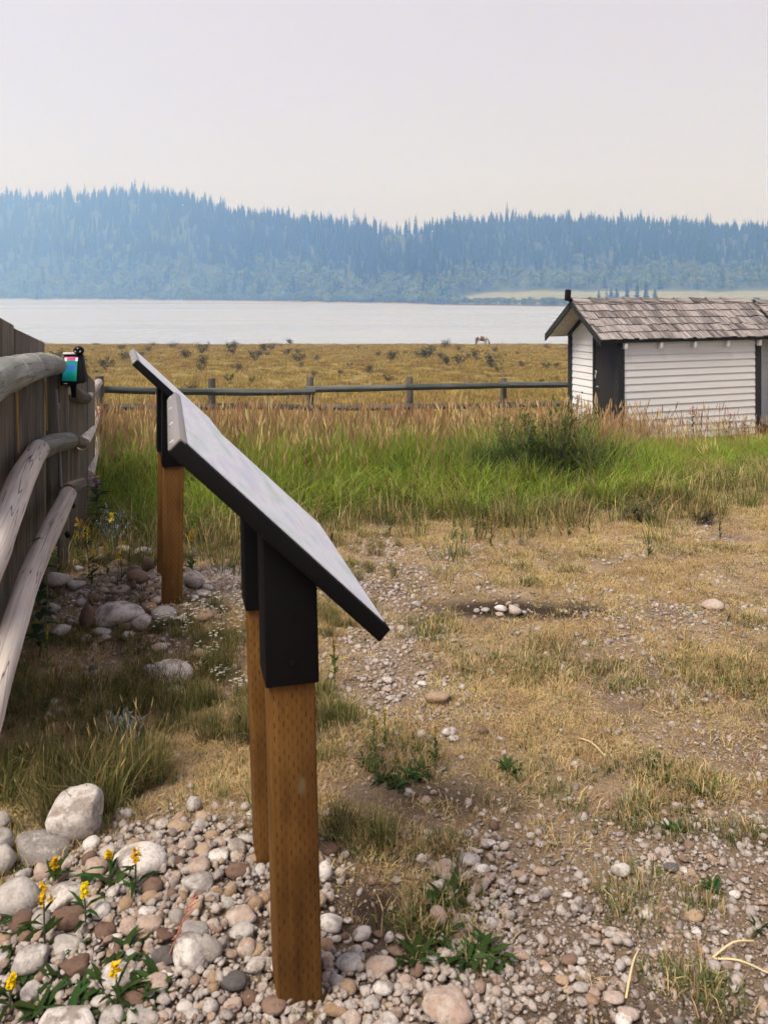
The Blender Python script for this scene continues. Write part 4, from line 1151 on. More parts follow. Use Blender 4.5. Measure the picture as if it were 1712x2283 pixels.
for zz, bl in [(Z8, [((395, 590, 422, 612), 'g'), ((425, 585, 466, 612), 'g'), ((488, 604, 530, 626), 'p'), ((600, 598, 630, 617), 'g'), ((130, 558, 175, 586), 'g'), ((1240, 950, 1268, 978), 'p'), ((330, 915, 365, 942), 'w')]),
               (Z5, [((1375, 440, 1445, 477), 'w'), ((1180, 1170, 1270, 1222), 'w'), ((960, 85, 1040, 115), 'w'), ((965, 140, 1030, 175), 'p'), ((1230, 170, 1410, 245), 't'), ((1435, 125, 1485, 165), 'w'), ((1180, 105, 1250, 140), 'w')]),
               (Z7, [((55, 590, 170, 655), 'g'), ((140, 640, 225, 702), 'w'), ((430, 650, 520, 714), 't'), ((320, 680, 410, 722), 't'), ((830, 655, 950, 695), 'w'), ((1030, 590, 1090, 632), 'p'), ((1115, 635, 1205, 692), 'd'),
                     ((1220, 885, 1325, 948), 't'), ((985, 885, 1070, 932), 'w'), ((805, 980, 880, 1028), 'w'), ((860, 1000, 945, 1048), 'p'), ((325, 1075, 430, 1155), 'p'), ((480, 1175, 550, 1208), 'p'), ((550, 1225, 630, 1268), 't'),
                     ((580, 1120, 670, 1168), 'b'), ((610, 1165, 665, 1212), 'p'), ((665, 1190, 740, 1242), 'w'), ((765, 1245, 820, 1312), 'p'), ((800, 1310, 915, 1368), 'p'), ((590, 1275, 655, 1322), 'p'), ((660, 1130, 720, 1172), 'w'),
                     ((640, 1265, 730, 1307), 'g'), ((730, 1285, 800, 1342), 'p'), ((700, 1320, 780, 1372), 't'), ((870, 1390, 990, 1452), 'p'), ((860, 1430, 960, 1480), 'w'), ((1450, 780, 1520, 822), 'w'), ((1590, 520, 1645, 552), 'w'),
                     ((590, 785, 650, 827), 'w'), ((410, 800, 480, 852), 'w'), ((190, 920, 270, 992), 'g'), ((260, 1320, 330, 1362), 'w'), ((690, 720, 740, 750), 'w'), ((420, 715, 460, 765), 'p'), ((1255, 975, 1315, 1015), 'w'),
                     ((1410, 980, 1460, 1020), 'w'), ((1190, 655, 1245, 695), 'w'), ((1190, 600, 1250, 640), 'b'), ((340, 770, 400, 805), 'w'), ((165, 515, 255, 560), 'w'), ((470, 765, 530, 830), 'g'), ((465, 1145, 530, 1180), 't')])]:
    for b, m in bl: S(zz, b, m, where=PATH)

# more cobbles of the near heap, packed between the ones above
def heap_cobbles(n, tries=9000):
    put = 0
    for _ in range(tries):
        if put >= n: break
        x = rng.normal(-.42, .34); y = rng.normal(2.0, .20)
        if x < -1.05 or x > .18 or y < 1.72 or y > 2.5: continue
        if gravel_mask(np.array([x]), np.array([y]))[0] < .55: continue
        r = rng.uniform(.017, .034)
        if any((x - a) ** 2 + (y - b) ** 2 < (r * .8 + c * .8) ** 2 for a, b, c in taken): continue
        taken.append((x, y, r))
        m = rng.choice(list('wwggtppbgt'))
        o = obj("stone", ST2[int(rng.integers(0, 15))], loc=(x, y, float(gz(x, y)) + r * .35))
        o.scale = (r, r * rng.uniform(.7, 1.0), r * rng.uniform(.55, .85)); o.rotation_euler = (rng.normal(0, .25), rng.normal(0, .25), rng.uniform(0, 6.28))
        o.material_slots[0].link = 'OBJECT'; o.material_slots[0].material = M[SM[m]]
        tag(o, f"small {SN[m]} cobble packed among its like {HEAP}", "stone", f"small {SN[m]} cobbles {HEAP}")
        put += 1
heap_cobbles(110)

# gravel: too many to count
def build_gravel():
    srcs = []
    for s in range(8):
        me = stone_mesh("pebble", 1 if s < 5 else 2, 300 + s, .25 + .45 * (s % 3)); srcs.append(bpy.data.objects.new("pebble", me))
    def dens(x, y): return gravel_mask(x, y) ** 1.3
    P = sprinkle(110000, -1.7, 2.4, 1.55, 6.2, dens, .62)
    heap = sprinkle(8000, -1.15, .35, 1.55, 2.6, lambda x, y: smooth(.45, .8, gravel_mask(x, y)))
    n = len(P); y = P[:, 1]
    r = np.exp(rng.normal(math.log(.0050), .52, n)) * (.75 + .13 * y); r = np.clip(r, .0024, .019)
    r2 = np.clip(np.exp(rng.normal(math.log(.0080), .40, len(heap))), .004, .016)
    P = np.concatenate([P, heap]); r = np.concatenate([r, r2]); n = len(P)
    P[:, 2] += r * .30 + np.concatenate([np.zeros(n - len(heap)), rng.uniform(0, .012, len(heap))])
    sc_ = np.stack([r, r * rng.uniform(.65, 1, n), r * rng.uniform(.5, .85, n)], -1)
    scatter("gravel", P, spin(n, .3), sc_, srcs, "loose mixed gravel strewn over the path and heaped at the signs", "gravel")
build_gravel()

# ------------------------------------------------------------------ grasses
STRAW = (.53, .405, .215); STRAW2 = (.37, .26, .125); OLIVE = (.15, .145, .05); GREEN = (.085, .135, .026); DGREEN = (.04, .068, .018)
RUST = (.40, .26, .14); GOLD = (.36, .26, .10)

def build_path_grass():
    srcs = []
    for s in range(6):
        r = np.random.default_rng(500 + s); mb = MB()
        blades(mb, r, 34, .055, .004, .022, .0011, 3.2, STRAW2, STRAW, .35, .5)
        blades(mb, r, 5, .05, .02, .045, .0010, 1.2, STRAW2, STRAW, .3, .5)
        if s % 2: blades(mb, r, 5, .04, .01, .035, .0013, .9, DGREEN, (.12, .15, .04), .3)
        srcs.append(source("straw_tuft", mb))
    d = lambda x, y: .28 + .72 * straw_mask(x, y) * (1 - .6 * soil_mask(x, y)) * (1 - .65 * gravel_mask(x, y))
    P = sprinkle(62000, -3.2, 5.0, 1.5, 7.6, lambda x, y: d(x, y) * (.24 + .76 * smooth(.34, .60, fbm(x * 3, y * 3, 44))) * (1 - .97 * smooth(.45, .75, gravel_mask(x, y))) * (1 - .8 * soil_mask(x, y)), .62)
    n = len(P); s = rng.uniform(.55, 1.25, n)
    scatter("dry_grass", P, spin(n), np.stack([s, s, s * rng.uniform(.6, 1.2, n)], -1), srcs, "short dry straw-coloured grass on the trodden ground", "grass")
    srcs = []
    for s in range(4):
        r = np.random.default_rng(520 + s); mb = MB()
        blades(mb, r, 18, .05, .012, .045, .0016, 1.0, (.055, .08, .022), (.13, .17, .055), .35, .3)
        blades(mb, r, 8, .06, .03, .07, .0014, .9, STRAW2, STRAW, .3, .3)
        srcs.append(source("green_tuft", mb))
    P = sprinkle(12000, -3.0, 5.0, 1.6, 8.4, lambda x, y: 1.0 * smooth(.44, .64, fbm(x * 1.9 + 3, y * 1.9, 77)) * smooth(.45, .62, fbm(x * 7, y * 7, 78)) * (1 - .9 * smooth(.5, .8, gravel_mask(x, y))), .62)
    # the greener spots that the photograph shows on the path
    spots = [(1270, 1275, .12), (1165, 1270, .10), (1180, 1300, .1), (1250, 1480, .3), (1120, 1500, .25), (1480, 1520, .35), (1600, 1500, .25), (1460, 1715, .14), (1560, 1770, .12), (1480, 1840, .16), (960, 1400, .16), (760, 1640, .3), (1000, 2020, .10), (980, 1900, .12),
             (960, 2080, .13), (1040, 2140, .12), (830, 1880, .15), (1510, 1230, .15), (1620, 1225, .14), (1360, 1100, .3), (1670, 1390, .14), (1690, 1540, .15), (900, 1690, .2), (1560, 2210, .12), (1640, 1860, .1), (1450, 2020, .2), (790, 1260, .12)]
    ex = []
    for px, py, rr in spots:
        c = G(px, py)
        rr *= .8
        for _ in range(int(30 * rr / .12)):
            a = rng.uniform(0, 6.28); q = rr * math.sqrt(rng.uniform()); x = c.x + q * math.cos(a); y = c.y + q * math.sin(a) * .8
            ex.append((x, y, float(gz(x, y))))
    P = np.concatenate([P, np.array(ex)]); n = len(P); s = rng.uniform(.5, 1.15, n)
    scatter("green_grass", P, spin(n), np.stack([s, s, s], -1), srcs, "low green grass tufts dotted over the trodden ground", "grass")

def build_left_grass():
    srcs = []
    for s in range(6):
        r = np.random.default_rng(540 + s); mb = MB()
        blades(mb, r, 40, .06, .06, .20, .0014, .8, (.12, .105, .042), (.34, .265, .12), .35, .35)
        blades(mb, r, 38, .05, .05, .19, .0015, .7, DGREEN, (.12, .145, .045), .3, .3)
        if s % 2: plumes(mb, r, 2, .05, .18, .28, .0008, .5, STRAW2, STRAW, .04, .002)
        srcs.append(source("bunch_grass", mb))
    def dens(x, y):
        left = smooth(-.12, -.38, x - .12 * (y - 2.5)) * smooth(2.35, 2.62, y) * smooth(6.2, 5.2, y)
        g = (1 - .93 * smooth(.25, .55, gravel_mask(x, y))) * (1 - .7 * soil_mask(x, y))
        return left * g * (.05 + .55 * smooth(.42, .66, fbm(x * 2.6, y * 2.6, 81)))
    P = sprinkle(8000, -2.6, .1, 2.3, 6.2, dens)
    # the big fescue tussock behind the upright boulder and smaller ones
    ex = []
    for px, py, rr, k in [(170, 1790, .16, 34), (270, 1740, .13, 26), (60, 1760, .16, 26), (340, 1560, .14, 20), (240, 1570, .16, 18), (420, 1600, .12, 14), (690, 1560, .10, 8), (720, 1630, .10, 6), (520, 1640, .12, 12), (790, 1870, .07, 6), (860, 1900, .05, 4), (100, 1560, .15, 18), (470, 1500, .12, 12), (610, 1850, .06, 5)]:
        c = G(px, py)
        for _ in range(k):
            a = rng.uniform(0, 6.28); q = rr * math.sqrt(rng.uniform()); x = c.x + q * math.cos(a); y = c.y + q * math.sin(a)
            ex.append((x, y, float(gz(x, y))))
    P = np.concatenate([P, np.array(ex)]); n = len(P); s = np.concatenate([rng.uniform(.25, .55, n - len(ex)), rng.uniform(.45, .9, len(ex)) * np.where(np.arange(len(ex)) < 60, 1.25, 1)])
    scatter("bunch_grass", P, spin(n, .18), np.stack([s, s, s], -1), srcs, "olive and straw-coloured bunch grass between the fence and the signs", "grass")

def build_tall_grass():
    srcs = []
    for s in range(6):
        r = np.random.default_rng(560 + s); mb = MB()
        blades(mb, r, 52, .11, .30, .74, .0034, .55, (.09, .15, .014), (.24, .33, .045), .3, .4)
        blades(mb, r, 8, .10, .35, .75, .0028, .5, (.15, .14, .05), STRAW2, .3, .3)
        srcs.append(source("tall_green_tuft", mb))
    def shed_clear(x, y):
        u = (x - SH[0]) * .937 + (y - SH[1]) * .346; v = -(x - SH[0]) * .346 + (y - SH[1]) * .937
        return 1 - ((u > -.1) & (u < 7.2) & (v > -.05) & (v < 1.6)).astype(float)
    def edge(x, y): return smooth(0, .55, y - grass_front(x))
    def dens(x, y):
        d = edge(x, y) * smooth(15.2, 11.5, y) * (1 - .55 * smooth(2.2, 4.5, x) * smooth(11, 8, y))
        return shed_clear(x, y) * d * (.45 + .7 * fbm(x * .8, y * .8, 91))
    P = sprinkle(11500, -6.5, 11, 5.0, 15.2, dens, .62)
    n = len(P); y = P[:, 1]
    h = (.38 + .5 * smooth(0, 2.2, y - grass_front(P[:, 0]))) * rng.uniform(.8, 1.15, n)
    h *= (1 - .55 * smooth(2.0, 3.6, P[:, 0])) * (1 - .40 * smooth(10.5, 13.5, y))
    s = rng.uniform(.8, 1.2, n)
    scatter("tall_grass", P, spin(n, .1), np.stack([s, s, h], -1), srcs, "tall bright green grass filling the strip before the rail fence", "grass")
    srcs = []
    for s in range(6):
        r = np.random.default_rng(580 + s); mb = MB()
        plumes(mb, r, 11, .14, .42, .78, .0013, .30, (.26, .20, .09), RUST if s % 3 else STRAW, .14, .0068)
        blades(mb, r, 12, .12, .25, .50, .0022, .5, (.14, .14, .045), GOLD, .3, .3)
        srcs.append(source("seed_grass", mb))
    def dens2(x, y):
        d = (.10 * smooth(.2, .8, y - grass_front(x)) + .9 * smooth(1.2, 3.6, y - grass_front(x))) * smooth(14.3, 12.6, y)
        return shed_clear(x, y) * d * (.5 + .6 * fbm(x * .7, y * .7, 93)) * (1 - .65 * smooth(2.6, 4.2, x))
    P = sprinkle(9000, -6.5, 11, 6.5, 16, dens2, .62)
    n = len(P); s = rng.uniform(.72, 1.04, n) * (1 - .08 * smooth(2.4, 4.0, P[:, 0])) * (1 - .33 * smooth(9.5, 12.5, P[:, 1]))
    scatter("seed_grass", P, spin(n, .08), np.stack([s, s, s], -1), srcs, "rust-brown grass seed heads standing above the tall green grass", "grass")
    # shaggy darker clump beside the shed path and low border grass at the foot of the tall strip
    srcs = []
    for s in range(4):
        r = np.random.default_rng(600 + s); mb = MB()
        blades(mb, r, 60, .14, .3, .8, .0042, 1.0, (.04, .065, .02), (.11, .15, .05), .35, .5)
        srcs.append(source("dark_clump", mb))
    ex = []
    for px, py, rr, k in [(1225, 1105, .42, 40), (1150, 1095, .35, 22), (1300, 1080, .4, 26), (1040, 1110, .2, 5), (300, 1120, .5, 18), (230, 1080, .5, 16)]:
        c = G(px, py)
        for _ in range(k):
            a = rng.uniform(0, 6.28); q = rr * math.sqrt(rng.uniform()); x = c.x + q * math.cos(a); y = c.y + .3 + q * math.sin(a)
            ex.append((x, y, float(gz(x, y))))
    P = np.array(ex); n = len(P); s = rng.uniform(.7, 1.0, n)
    scatter("dark_grass", P, spin(n, .15), np.stack([s, s, s * .95], -1), srcs, "shaggy darker green grass clumps in the tall grass left of the shed", "grass")
    srcs = []
    for s in range(4):
        r = np.random.default_rng(620 + s); mb = MB()
        blades(mb, r, 36, .10, .06, .22, .0022, .9, (.06, .085, .02), (.20, .20, .07), .35, .4)
        blades(mb, r, 14, .10, .08, .26, .0018, .9, STRAW2, STRAW, .3, .3)
        srcs.append(source("border_grass", mb))
    P = sprinkle(7000, -4, 9, 4.4, 12, lambda x, y: smooth(-1.3, -.1, y - grass_front(x)) * smooth(1.6, .4, y - grass_front(x)) * (.25 + .75 * smooth(-.5, .1, y - grass_front(x))), .62)
    n = len(P); s = rng.uniform(.6, 1.3, n)
    scatter("border_grass", P, spin(n, .12), np.stack([s, s, s], -1), srcs, "ankle-high green and straw grass along the edge of the tall grass", "grass")

def build_field():
    srcs = []
    for s in range(6):
        r = np.random.default_rng(640 + s); mb = MB()
        c1 = [(.52, .36, .13), (.44, .305, .105), (.33, .26, .085)][s % 3]
        blades(mb, r, 60, .38, .10, .26, .0075, .8, (.27, .19, .065), c1, .35, .4)
        blades(mb, r, 16, .38, .10, .30, .0075, .6, (.13, .13, .045), (.24, .22, .07), .3, .3)
        srcs.append(source("meadow_tuft", mb))
    P1 = sprinkle(9000, -26, 26, 13.5, 32, lambda x, y: smooth(13.8, 16.5, y), .58)
    P2 = sprinkle(24000, -75, 75, 32, 119, lambda x, y: .9 + 0 * x, .56)
    P = np.concatenate([P1, P2]); n = len(P)
    s = rng.uniform(.8, 1.25, n) * (1 + .9 * smooth(40, 100, P[:, 1]))
    scatter("meadow_grass", P, spin(n, .1), np.stack([s, s, rng.uniform(.7, 1.15, n)], -1), srcs, "golden dry meadow grass running to the crest above the lake", "grass")

build_path_grass(); build_left_grass(); build_tall_grass(); build_field()

# ------------------------------------------------------------------ shrubs on the meadow
def shrub_mesh(seed, cols, n=240, R=.55, H=.55, ls=1.0, lw=1.0):
    r = np.random.default_rng(seed); mb = MB(); st = MB()
    for i in range(9):
        a = r.uniform(0, 6.28); q = R * r.uniform(.3, .85); h = H * r.uniform(.6, 1)
        tip = (q * math.cos(a), q * math.sin(a), h)
        st.tube([(0, 0, -.03), (tip[0] * .45, tip[1] * .45, h * .5), tip], [.012, .008, .003], 5)
        for k in range(n // 9):
            t = r.uniform(.35, 1.05); p = np.array(tip) * t + r.normal(0, .075, 3) * (R / .55); p[2] = max(p[2], .03)
            d = r.normal(0, 1, 3); d[2] = abs(d[2]) + .2
            leaf(mb, p, d, ls * r.uniform(.07, .13) * R / .55, ls * lw * r.uniform(.035, .06) * R / .55, np.asarray(cols[int(r.integers(0, len(cols)))]) * r.uniform(.75, 1.25))
    return mb.mesh("foliage", M['veg'], False, True), st.mesh("stem", M['far_post'], True)
DSHRUB = [(.045, .052, .027), (.07, .072, .036), (.105, .098, .05)]
SHV = [shrub_mesh(700 + s, DSHRUB) for s in range(5)]
def put_shrub(x, y, s, label, group=None, v=None, name="low_shrub", sz=1.0):
    root = empty(name, (x, y, float(gz(x, y))), rng.uniform(0, 6.28)); root.scale = (s, s, s * sz)
    f, st = (v or SHV[int(rng.integers(0, 5))])
    obj("foliage", f, root); obj("stem", st, root)
    return tag(root, label, "shrub", group)
sh = []
for px, py, wpx in [(300, 800, 34), (240, 800, 26), (450, 782, 40), (520, 785, 44), (590, 778, 46), (575, 790, 30), (640, 785, 26), (670, 812, 18), (528, 822, 34), (510, 846, 40), (560, 850, 26), (700, 835, 20), (605, 775, 30), (330, 780, 30), (270, 775, 30), (865, 845, 46), (820, 825, 44), (780, 812, 24), (870, 800, 40),
                    (940, 795, 40), (985, 795, 34), (1000, 810, 44), (905, 785, 18), (1065, 800, 22), (1045, 790, 16), (1120, 810, 20), (1165, 815, 30), (1215, 820, 44), (1240, 815, 30), (1090, 838, 18), (1155, 785, 16), (1240, 845, 22), (1205, 850, 24), (960, 770, 14), (840, 790, 30), (760, 830, 20), (215, 830, 26), (430, 870, 36)]:
    c = G(px, py + 6)
    sh.append((c.x, c.y, wpx * c.y / FPX / 1.15))
for i, (x, y, s) in enumerate(sh):
    put_shrub(x, y, min(max(s, .5), 2.0) * rng.uniform(.8, 1.25), "dark low bushy shrub dotting the golden meadow beyond the rail fence", "low shrubs on the meadow", sz=1.0)
for k in range(46):
    y = rng.uniform(45, 113); x = rng.uniform(-.42, .24) * y
    put_shrub(x, y, .45 + 1.4 * rng.uniform(0, 1) ** 2, "dark low bushy shrub dotting the golden meadow beyond the rail fence", "low shrubs on the meadow", sz=.95)
for k, (px, py, s) in enumerate([(265, 900, .75), (310, 930, .8), (355, 905, .8)]):
    p = ray_at(px, 960, 16.3); put_shrub(p.x, 16.3 + .25 * k, s * 1.05, ["dark bush behind the rails next to the corner post", "dark bush behind the rails between the corner post and the farther sign", "dark bush behind the rails just left of the farther sign's post"][k], sz=1.15)
for px, py, s, l in [(1430, 1165, .36, "small wiry shrub on the dry ground before the shed"), (1568, 1168, .22, "tiny dark shrub on the dry ground towards the photo's right edge")]:
    c = G(px, py); put_shrub(c.x, c.y, s, l, sz=.8)

GB = [shrub_mesh(760 + s, [(.06, .10, .025), (.085, .135, .035), (.12, .17, .05)], 1100, .52, 1.1, .9, .38) for s in range(2)]
for px, py, s, l, v in [(1252, 1108, .82, "tall dark green leafy bush in the grass left of the shed", 0), (1165, 1105, .6, "lower leafy bush next to the tall dark one in the grass", 1), (1290, 1075, .62, "leafy bush nearest to the shed's left corner", 1)]:
    c = G(px, py); put_shrub(c.x, c.y + .2, s, l, None, GB[v], "leafy_bush")

# ------------------------------------------------------------------ flowers and weeds, plant by plant
def plant(name, c, parts, label, cat, group=None, rz=0.0, s=1.0):
    root = empty(name, c, rz); root.scale = (s, s, s)
    for nm, me in parts: obj(nm, me, root)
    return tag(root, label, cat, group)

def goldenrod(seed, h=.20, head=.045, nl=9, wide=.030):
    r = np.random.default_rng(seed); st = MB(); lf = MB(); fl = MB()
    lx, ly = r.normal(0, .05, 2)
    P = [(0, 0, -.02), (lx * .4 * h, ly * .4 * h, h * .5), (lx * h, ly * h, h)]
    st.tube(P, [.0030, .0024, .0018], 6, sub=3); 
    for k in range(nl):
        t = r.uniform(.0, .75); a = r.uniform(0, 6.28); big = 1.25 - t
        leaf(lf, (lx * t * h, ly * t * h, h * t), (math.cos(a), math.sin(a), r.uniform(.3, 1.1)), r.uniform(.05, .085) * big, wide * r.uniform(.6, 1) * big, np.array((.034, .062, .018)) * r.uniform(.6, 1.4), curl=r.uniform(.1, .45))
    for k in range(46):
        a = r.uniform(0, 6.28); t = r.uniform(0, 1); q = head * .42 * (1 - t * .55) * r.uniform(.3, 1)
        p = np.array((lx * h + q * math.cos(a), ly * h + q * math.sin(a), h - head * .35 + head * 1.0 * t))
        d = r.normal(0, 1, 3); d[2] += .6
        leaf(fl, p, d, .010, .008, np.array((.78, .56, .015)) * r.uniform(.75, 1.1))
    s_me = st.mesh("stem", plain_stem, True)
    return [("stem", s_me), ("leaves", lf.mesh("leaves", M['veg'], False, True)), ("flower_head", fl.mesh("flower_head", M['veg'], False, True))]
plain_stem = plain("green_stem", (.07, .09, .03), .7)

near_gold = [(100, 2118, .16, .046, "nearest tall goldenrod with a cone of yellow flowers before the grey boulder"), (192, 2070, .11, .030, "goldenrod with a small yellow head before the long whitish stone"), (302, 1990, .11, .032, "goldenrod in front of the broad low white boulder"),
             (122, 1985, .08, .030, "short goldenrod below the long grey-beige boulder"), (246, 1975, .09, .020, "goldenrod bud left of the broad low white boulder"), (262, 2245, .09, .030, "goldenrod against the round white boulder with a grey spot"), (20, 2265, .08, .032, "goldenrod at the photo's bottom left corner")]
for k, (px, py, h, hd, l) in enumerate(near_gold):
    c = G(px, py); 
    plant("goldenrod", c, goldenrod(900 + k, h * .8, hd * .85, 7, .017), l, "flower", "goldenrods in the gravel heap")
GV = [goldenrod(920 + k, .26, .07, 9) for k in range(4)]
for px, py in [(130, 1290), (160, 1215), (170, 1230), (185, 1225), (200, 1275), (205, 1290), (240, 1275), (262, 1310), (270, 1295), (175, 1250), (245, 1225), (30, 1275), (10, 1580), (430, 1270)]:
    c = G(px, py + 14)
    plant("goldenrod", c, GV[int(rng.integers(0, 4))], "goldenrod clump flowering yellow by the fence and the farther stone pile", "flower", "goldenrods by the farther pile", rng.uniform(0, 6.28), rng.uniform(.6, 1.0))

def spike(seed, h=.2):
    """slim yellow spike on a leafy stalk"""
    r = np.random.default_rng(seed); st = MB(); lf = MB(); fl = MB()
    st.tube([(0, 0, -.02), (.005, 0, h * .5), (0, .006, h)], [.003, .0025, .0015], 6)
    for k in range(12):
        a = r.uniform(0, 6.28); t = r.uniform(0, .6)
        leaf(lf, (0, 0, h * t), (math.cos(a), math.sin(a), 1.0), r.uniform(.025, .06) * (1.2 - t), .013, np.array((.06, .105, .03)) * r.uniform(.7, 1.3))
    for k in range(40):
        a = r.uniform(0, 6.28); t = r.uniform(.62, 1.02)
        leaf(fl, (0, 0, h * t), (math.cos(a), math.sin(a), 1.4), .013, .007, np.array((.40, .30, .03) if t > .75 else (.16, .19, .04)) * r.uniform(.7, 1.2))
    return [("stem", st.mesh("stem", plain_stem, True)), ("leaves", lf.mesh("leaves", M['veg'], False, True)), ("flower_spike", fl.mesh("flower_spike", M['veg'], False, True))]
SPV = [spike(940 + k) for k in range(3)]
for px, py, s, l in [(745, 1540, 1.0, "yellow flower spike right of the near sign's bracket"), (970, 1720, .72, "leafy green spike beside the flat white stone on the path"), (835, 1690, .7, "budding green weed right of the near post"), (858, 1660, .6, "slimmer budding weed behind the one right of the near post"), (105, 1500, .9, "tall green spike below the log rail")]:
    plant("flower_spike_weed", G(px, py), SPV[int(rng.integers(0, 3))], l, "weed", None, rng.uniform(0, 6), s)
for px, py in [(1145, 1175), (1196, 1190), (1313, 1195), (1063, 1210), (1125, 1220), (1160, 1215), (1095, 1218), (1180, 1200), (1605, 1205), (1445, 1245), (1010, 1205), (1030, 1215), (1267, 1200), (905, 1180), (870, 1200)]:
    plant("yellow_spike", G(px, py), SPV[int(rng.integers(0, 3))], "little yellow flower spike where the dry ground meets the tall grass", "flower", "yellow spikes at the grass edge", rng.uniform(0, 6), rng.uniform(.6, 1.0))

def rosette(seed, R=.07, n=12, col=(.036, .066, .02)):
    r = np.random.default_rng(seed); lf = MB()
    for k in range(n):
        a = r.uniform(0, 6.28)
        leaf(lf, (r.normal(0, .008), r.normal(0, .008), .0), (math.cos(a), math.sin(a), r.uniform(.3, 1.3)), R * r.uniform(.6, 1.1), R * .26 * r.uniform(.7, 1.2), np.asarray(col) * r.uniform(.7, 1.4), curl=r.uniform(.1, .5))
    return lf.mesh("leaves", M['veg'], False, True)
RV = [rosette(960 + k) for k in range(5)]
def put_weed(px, py, s, label, group=None):
    o = obj("leafy_weed", RV[int(rng.integers(0, 5))], loc=G(px, py)); o.rotation_euler = (0, 0, rng.uniform(0, 6.28)); o.scale = (s, s, s)
    tag(o, label, "weed", group)
for px, py in [(15, 2230), (60, 2180), (30, 2110), (80, 2090), (140, 2190), (190, 2230), (110, 2250), (250, 2200), (300, 2250), (40, 2060), (200, 1990), (235, 1960), (260, 1985), (60, 1950), (170, 2120), (230, 2270), (330, 2235), (10, 2170), (350, 2190), (80, 2275), (160, 2275), (280, 2130)]:
    put_weed(px, py, rng.uniform(.5, .95), "dark green leafy weed among the boulders in the bottom left corner", "leafy weeds at bottom left")
for px, py in [(830, 1720), (860, 1745), (905, 1735), (930, 1745), (885, 1760), (815, 1700), (940, 1725)]:
    put_weed(px, py, rng.uniform(.6, 1.0), "fresh green leafy weed in the dry grass right of the near post", "weeds right of the near post")
for px, py in [(980, 2030), (1000, 2010), (950, 2090), (985, 2110), (1030, 2150), (1070, 2150), (1000, 2160), (925, 2150), (1100, 2140)]:
    put_weed(px, py, rng.uniform(.7, 1.2), "dark green weed between the near heap and the big peach boulder", "weeds by the peach boulder")
for px, py in [(1140, 1725), (1125, 1715), (1470, 1720), (1560, 1775), (1500, 1860), (1460, 1700), (1590, 1990), (1690, 2080)]:
    put_weed(px, py, rng.uniform(.45, .8), "small green rosette on the open path", "rosettes on the path")

def daisy(seed):
    r = np.random.default_rng(seed); mb = MB()
    h = r.uniform(.05, .10)
    for k in range(3):
        x, y = r.normal(0, .02, 2); hh = h * r.uniform(.8, 1.1)
        mb.add([(x - .0008, y, -.01), (x + .0008, y, -.01), (x + .0008, y, hh), (x - .0008, y, hh)], Q=[(0, 1, 2, 3)], C=(.09, .12, .04))
        for q in range(8):
            a = q * .785 + r.uniform(0, .3)
            leaf(mb, (x, y, hh), (math.cos(a), math.sin(a), .25), .0080, .0050, (.70, .70, .66), curl=0)
        for q in range(4):
            a = q * 1.57; leaf(mb, (x - .003 * math.cos(a), y - .003 * math.sin(a), hh + .002), (math.cos(a), math.sin(a), .3), .006, .005, (.60, .50, .12), curl=0)
    return mb.mesh("white_daisy", M['veg'], False, True)
DV = [daisy(980 + k) for k in range(4)]
dn = 0
for px, py, sx, sy, k in [(380, 1405, 60, 22, 24), (470, 1440, 55, 34, 12), (510, 1400, 30, 24, 7), (455, 1490, 36, 24, 8), (500, 1520, 38, 24, 9), (530, 1550, 14, 10, 6), (440, 1370, 30, 14, 8), (520, 1360, 22, 14, 5), (165, 1385, 20, 10, 4)]:
    for _ in range(k):
        c = G(px + rng.normal(0, sx * .6), py + rng.normal(0, sy * .6))
        o = obj("white_daisy", DV[int(rng.integers(0, 4))], loc=c); o.rotation_euler = (0, 0, rng.uniform(0, 6.28)); s = rng.uniform(.6, 1.0); o.scale = (s, s, s)
        tag(o, "small white daisy in the grass between the two signs", "flower", "white daisies between the signs")

def sage(seed, R=.12, H=.16):
    r = np.random.default_rng(seed); mb = MB(); st = MB()
    for k in range(26):
        a = r.uniform(0, 6.28); q = R * r.uniform(.1, 1); h = H * r.uniform(.5, 1)
        st.tube([(0, 0, -.02), (q * math.cos(a), q * math.sin(a), h)], [.003, .0015], 4)
        for j in range(14):
            t = r.uniform(.15, 1); d = r.normal(0, .7, 3); d[2] += 1
            leaf(mb, (q * math.cos(a) * t, q * math.sin(a) * t, h * t), d, r.uniform(.016, .032), .007, np.array((.36, .40, .37)) * r.uniform(.6, 1.15))
    return [("stem", st.mesh("stem", plain_stem, True)), ("leaves", mb.mesh("leaves", M['veg'], False, True))]
for px, py, R, H, l in [(275, 1665, .10, .11, "silver-grey sage plant in the grass behind the upright white boulder"), (255, 1225, .16, .26, "pale silvery sage behind the white stones of the farther pile")]:
    plant("silver_sage", G(px, py), sage(int(px), R, H), l, "plant")

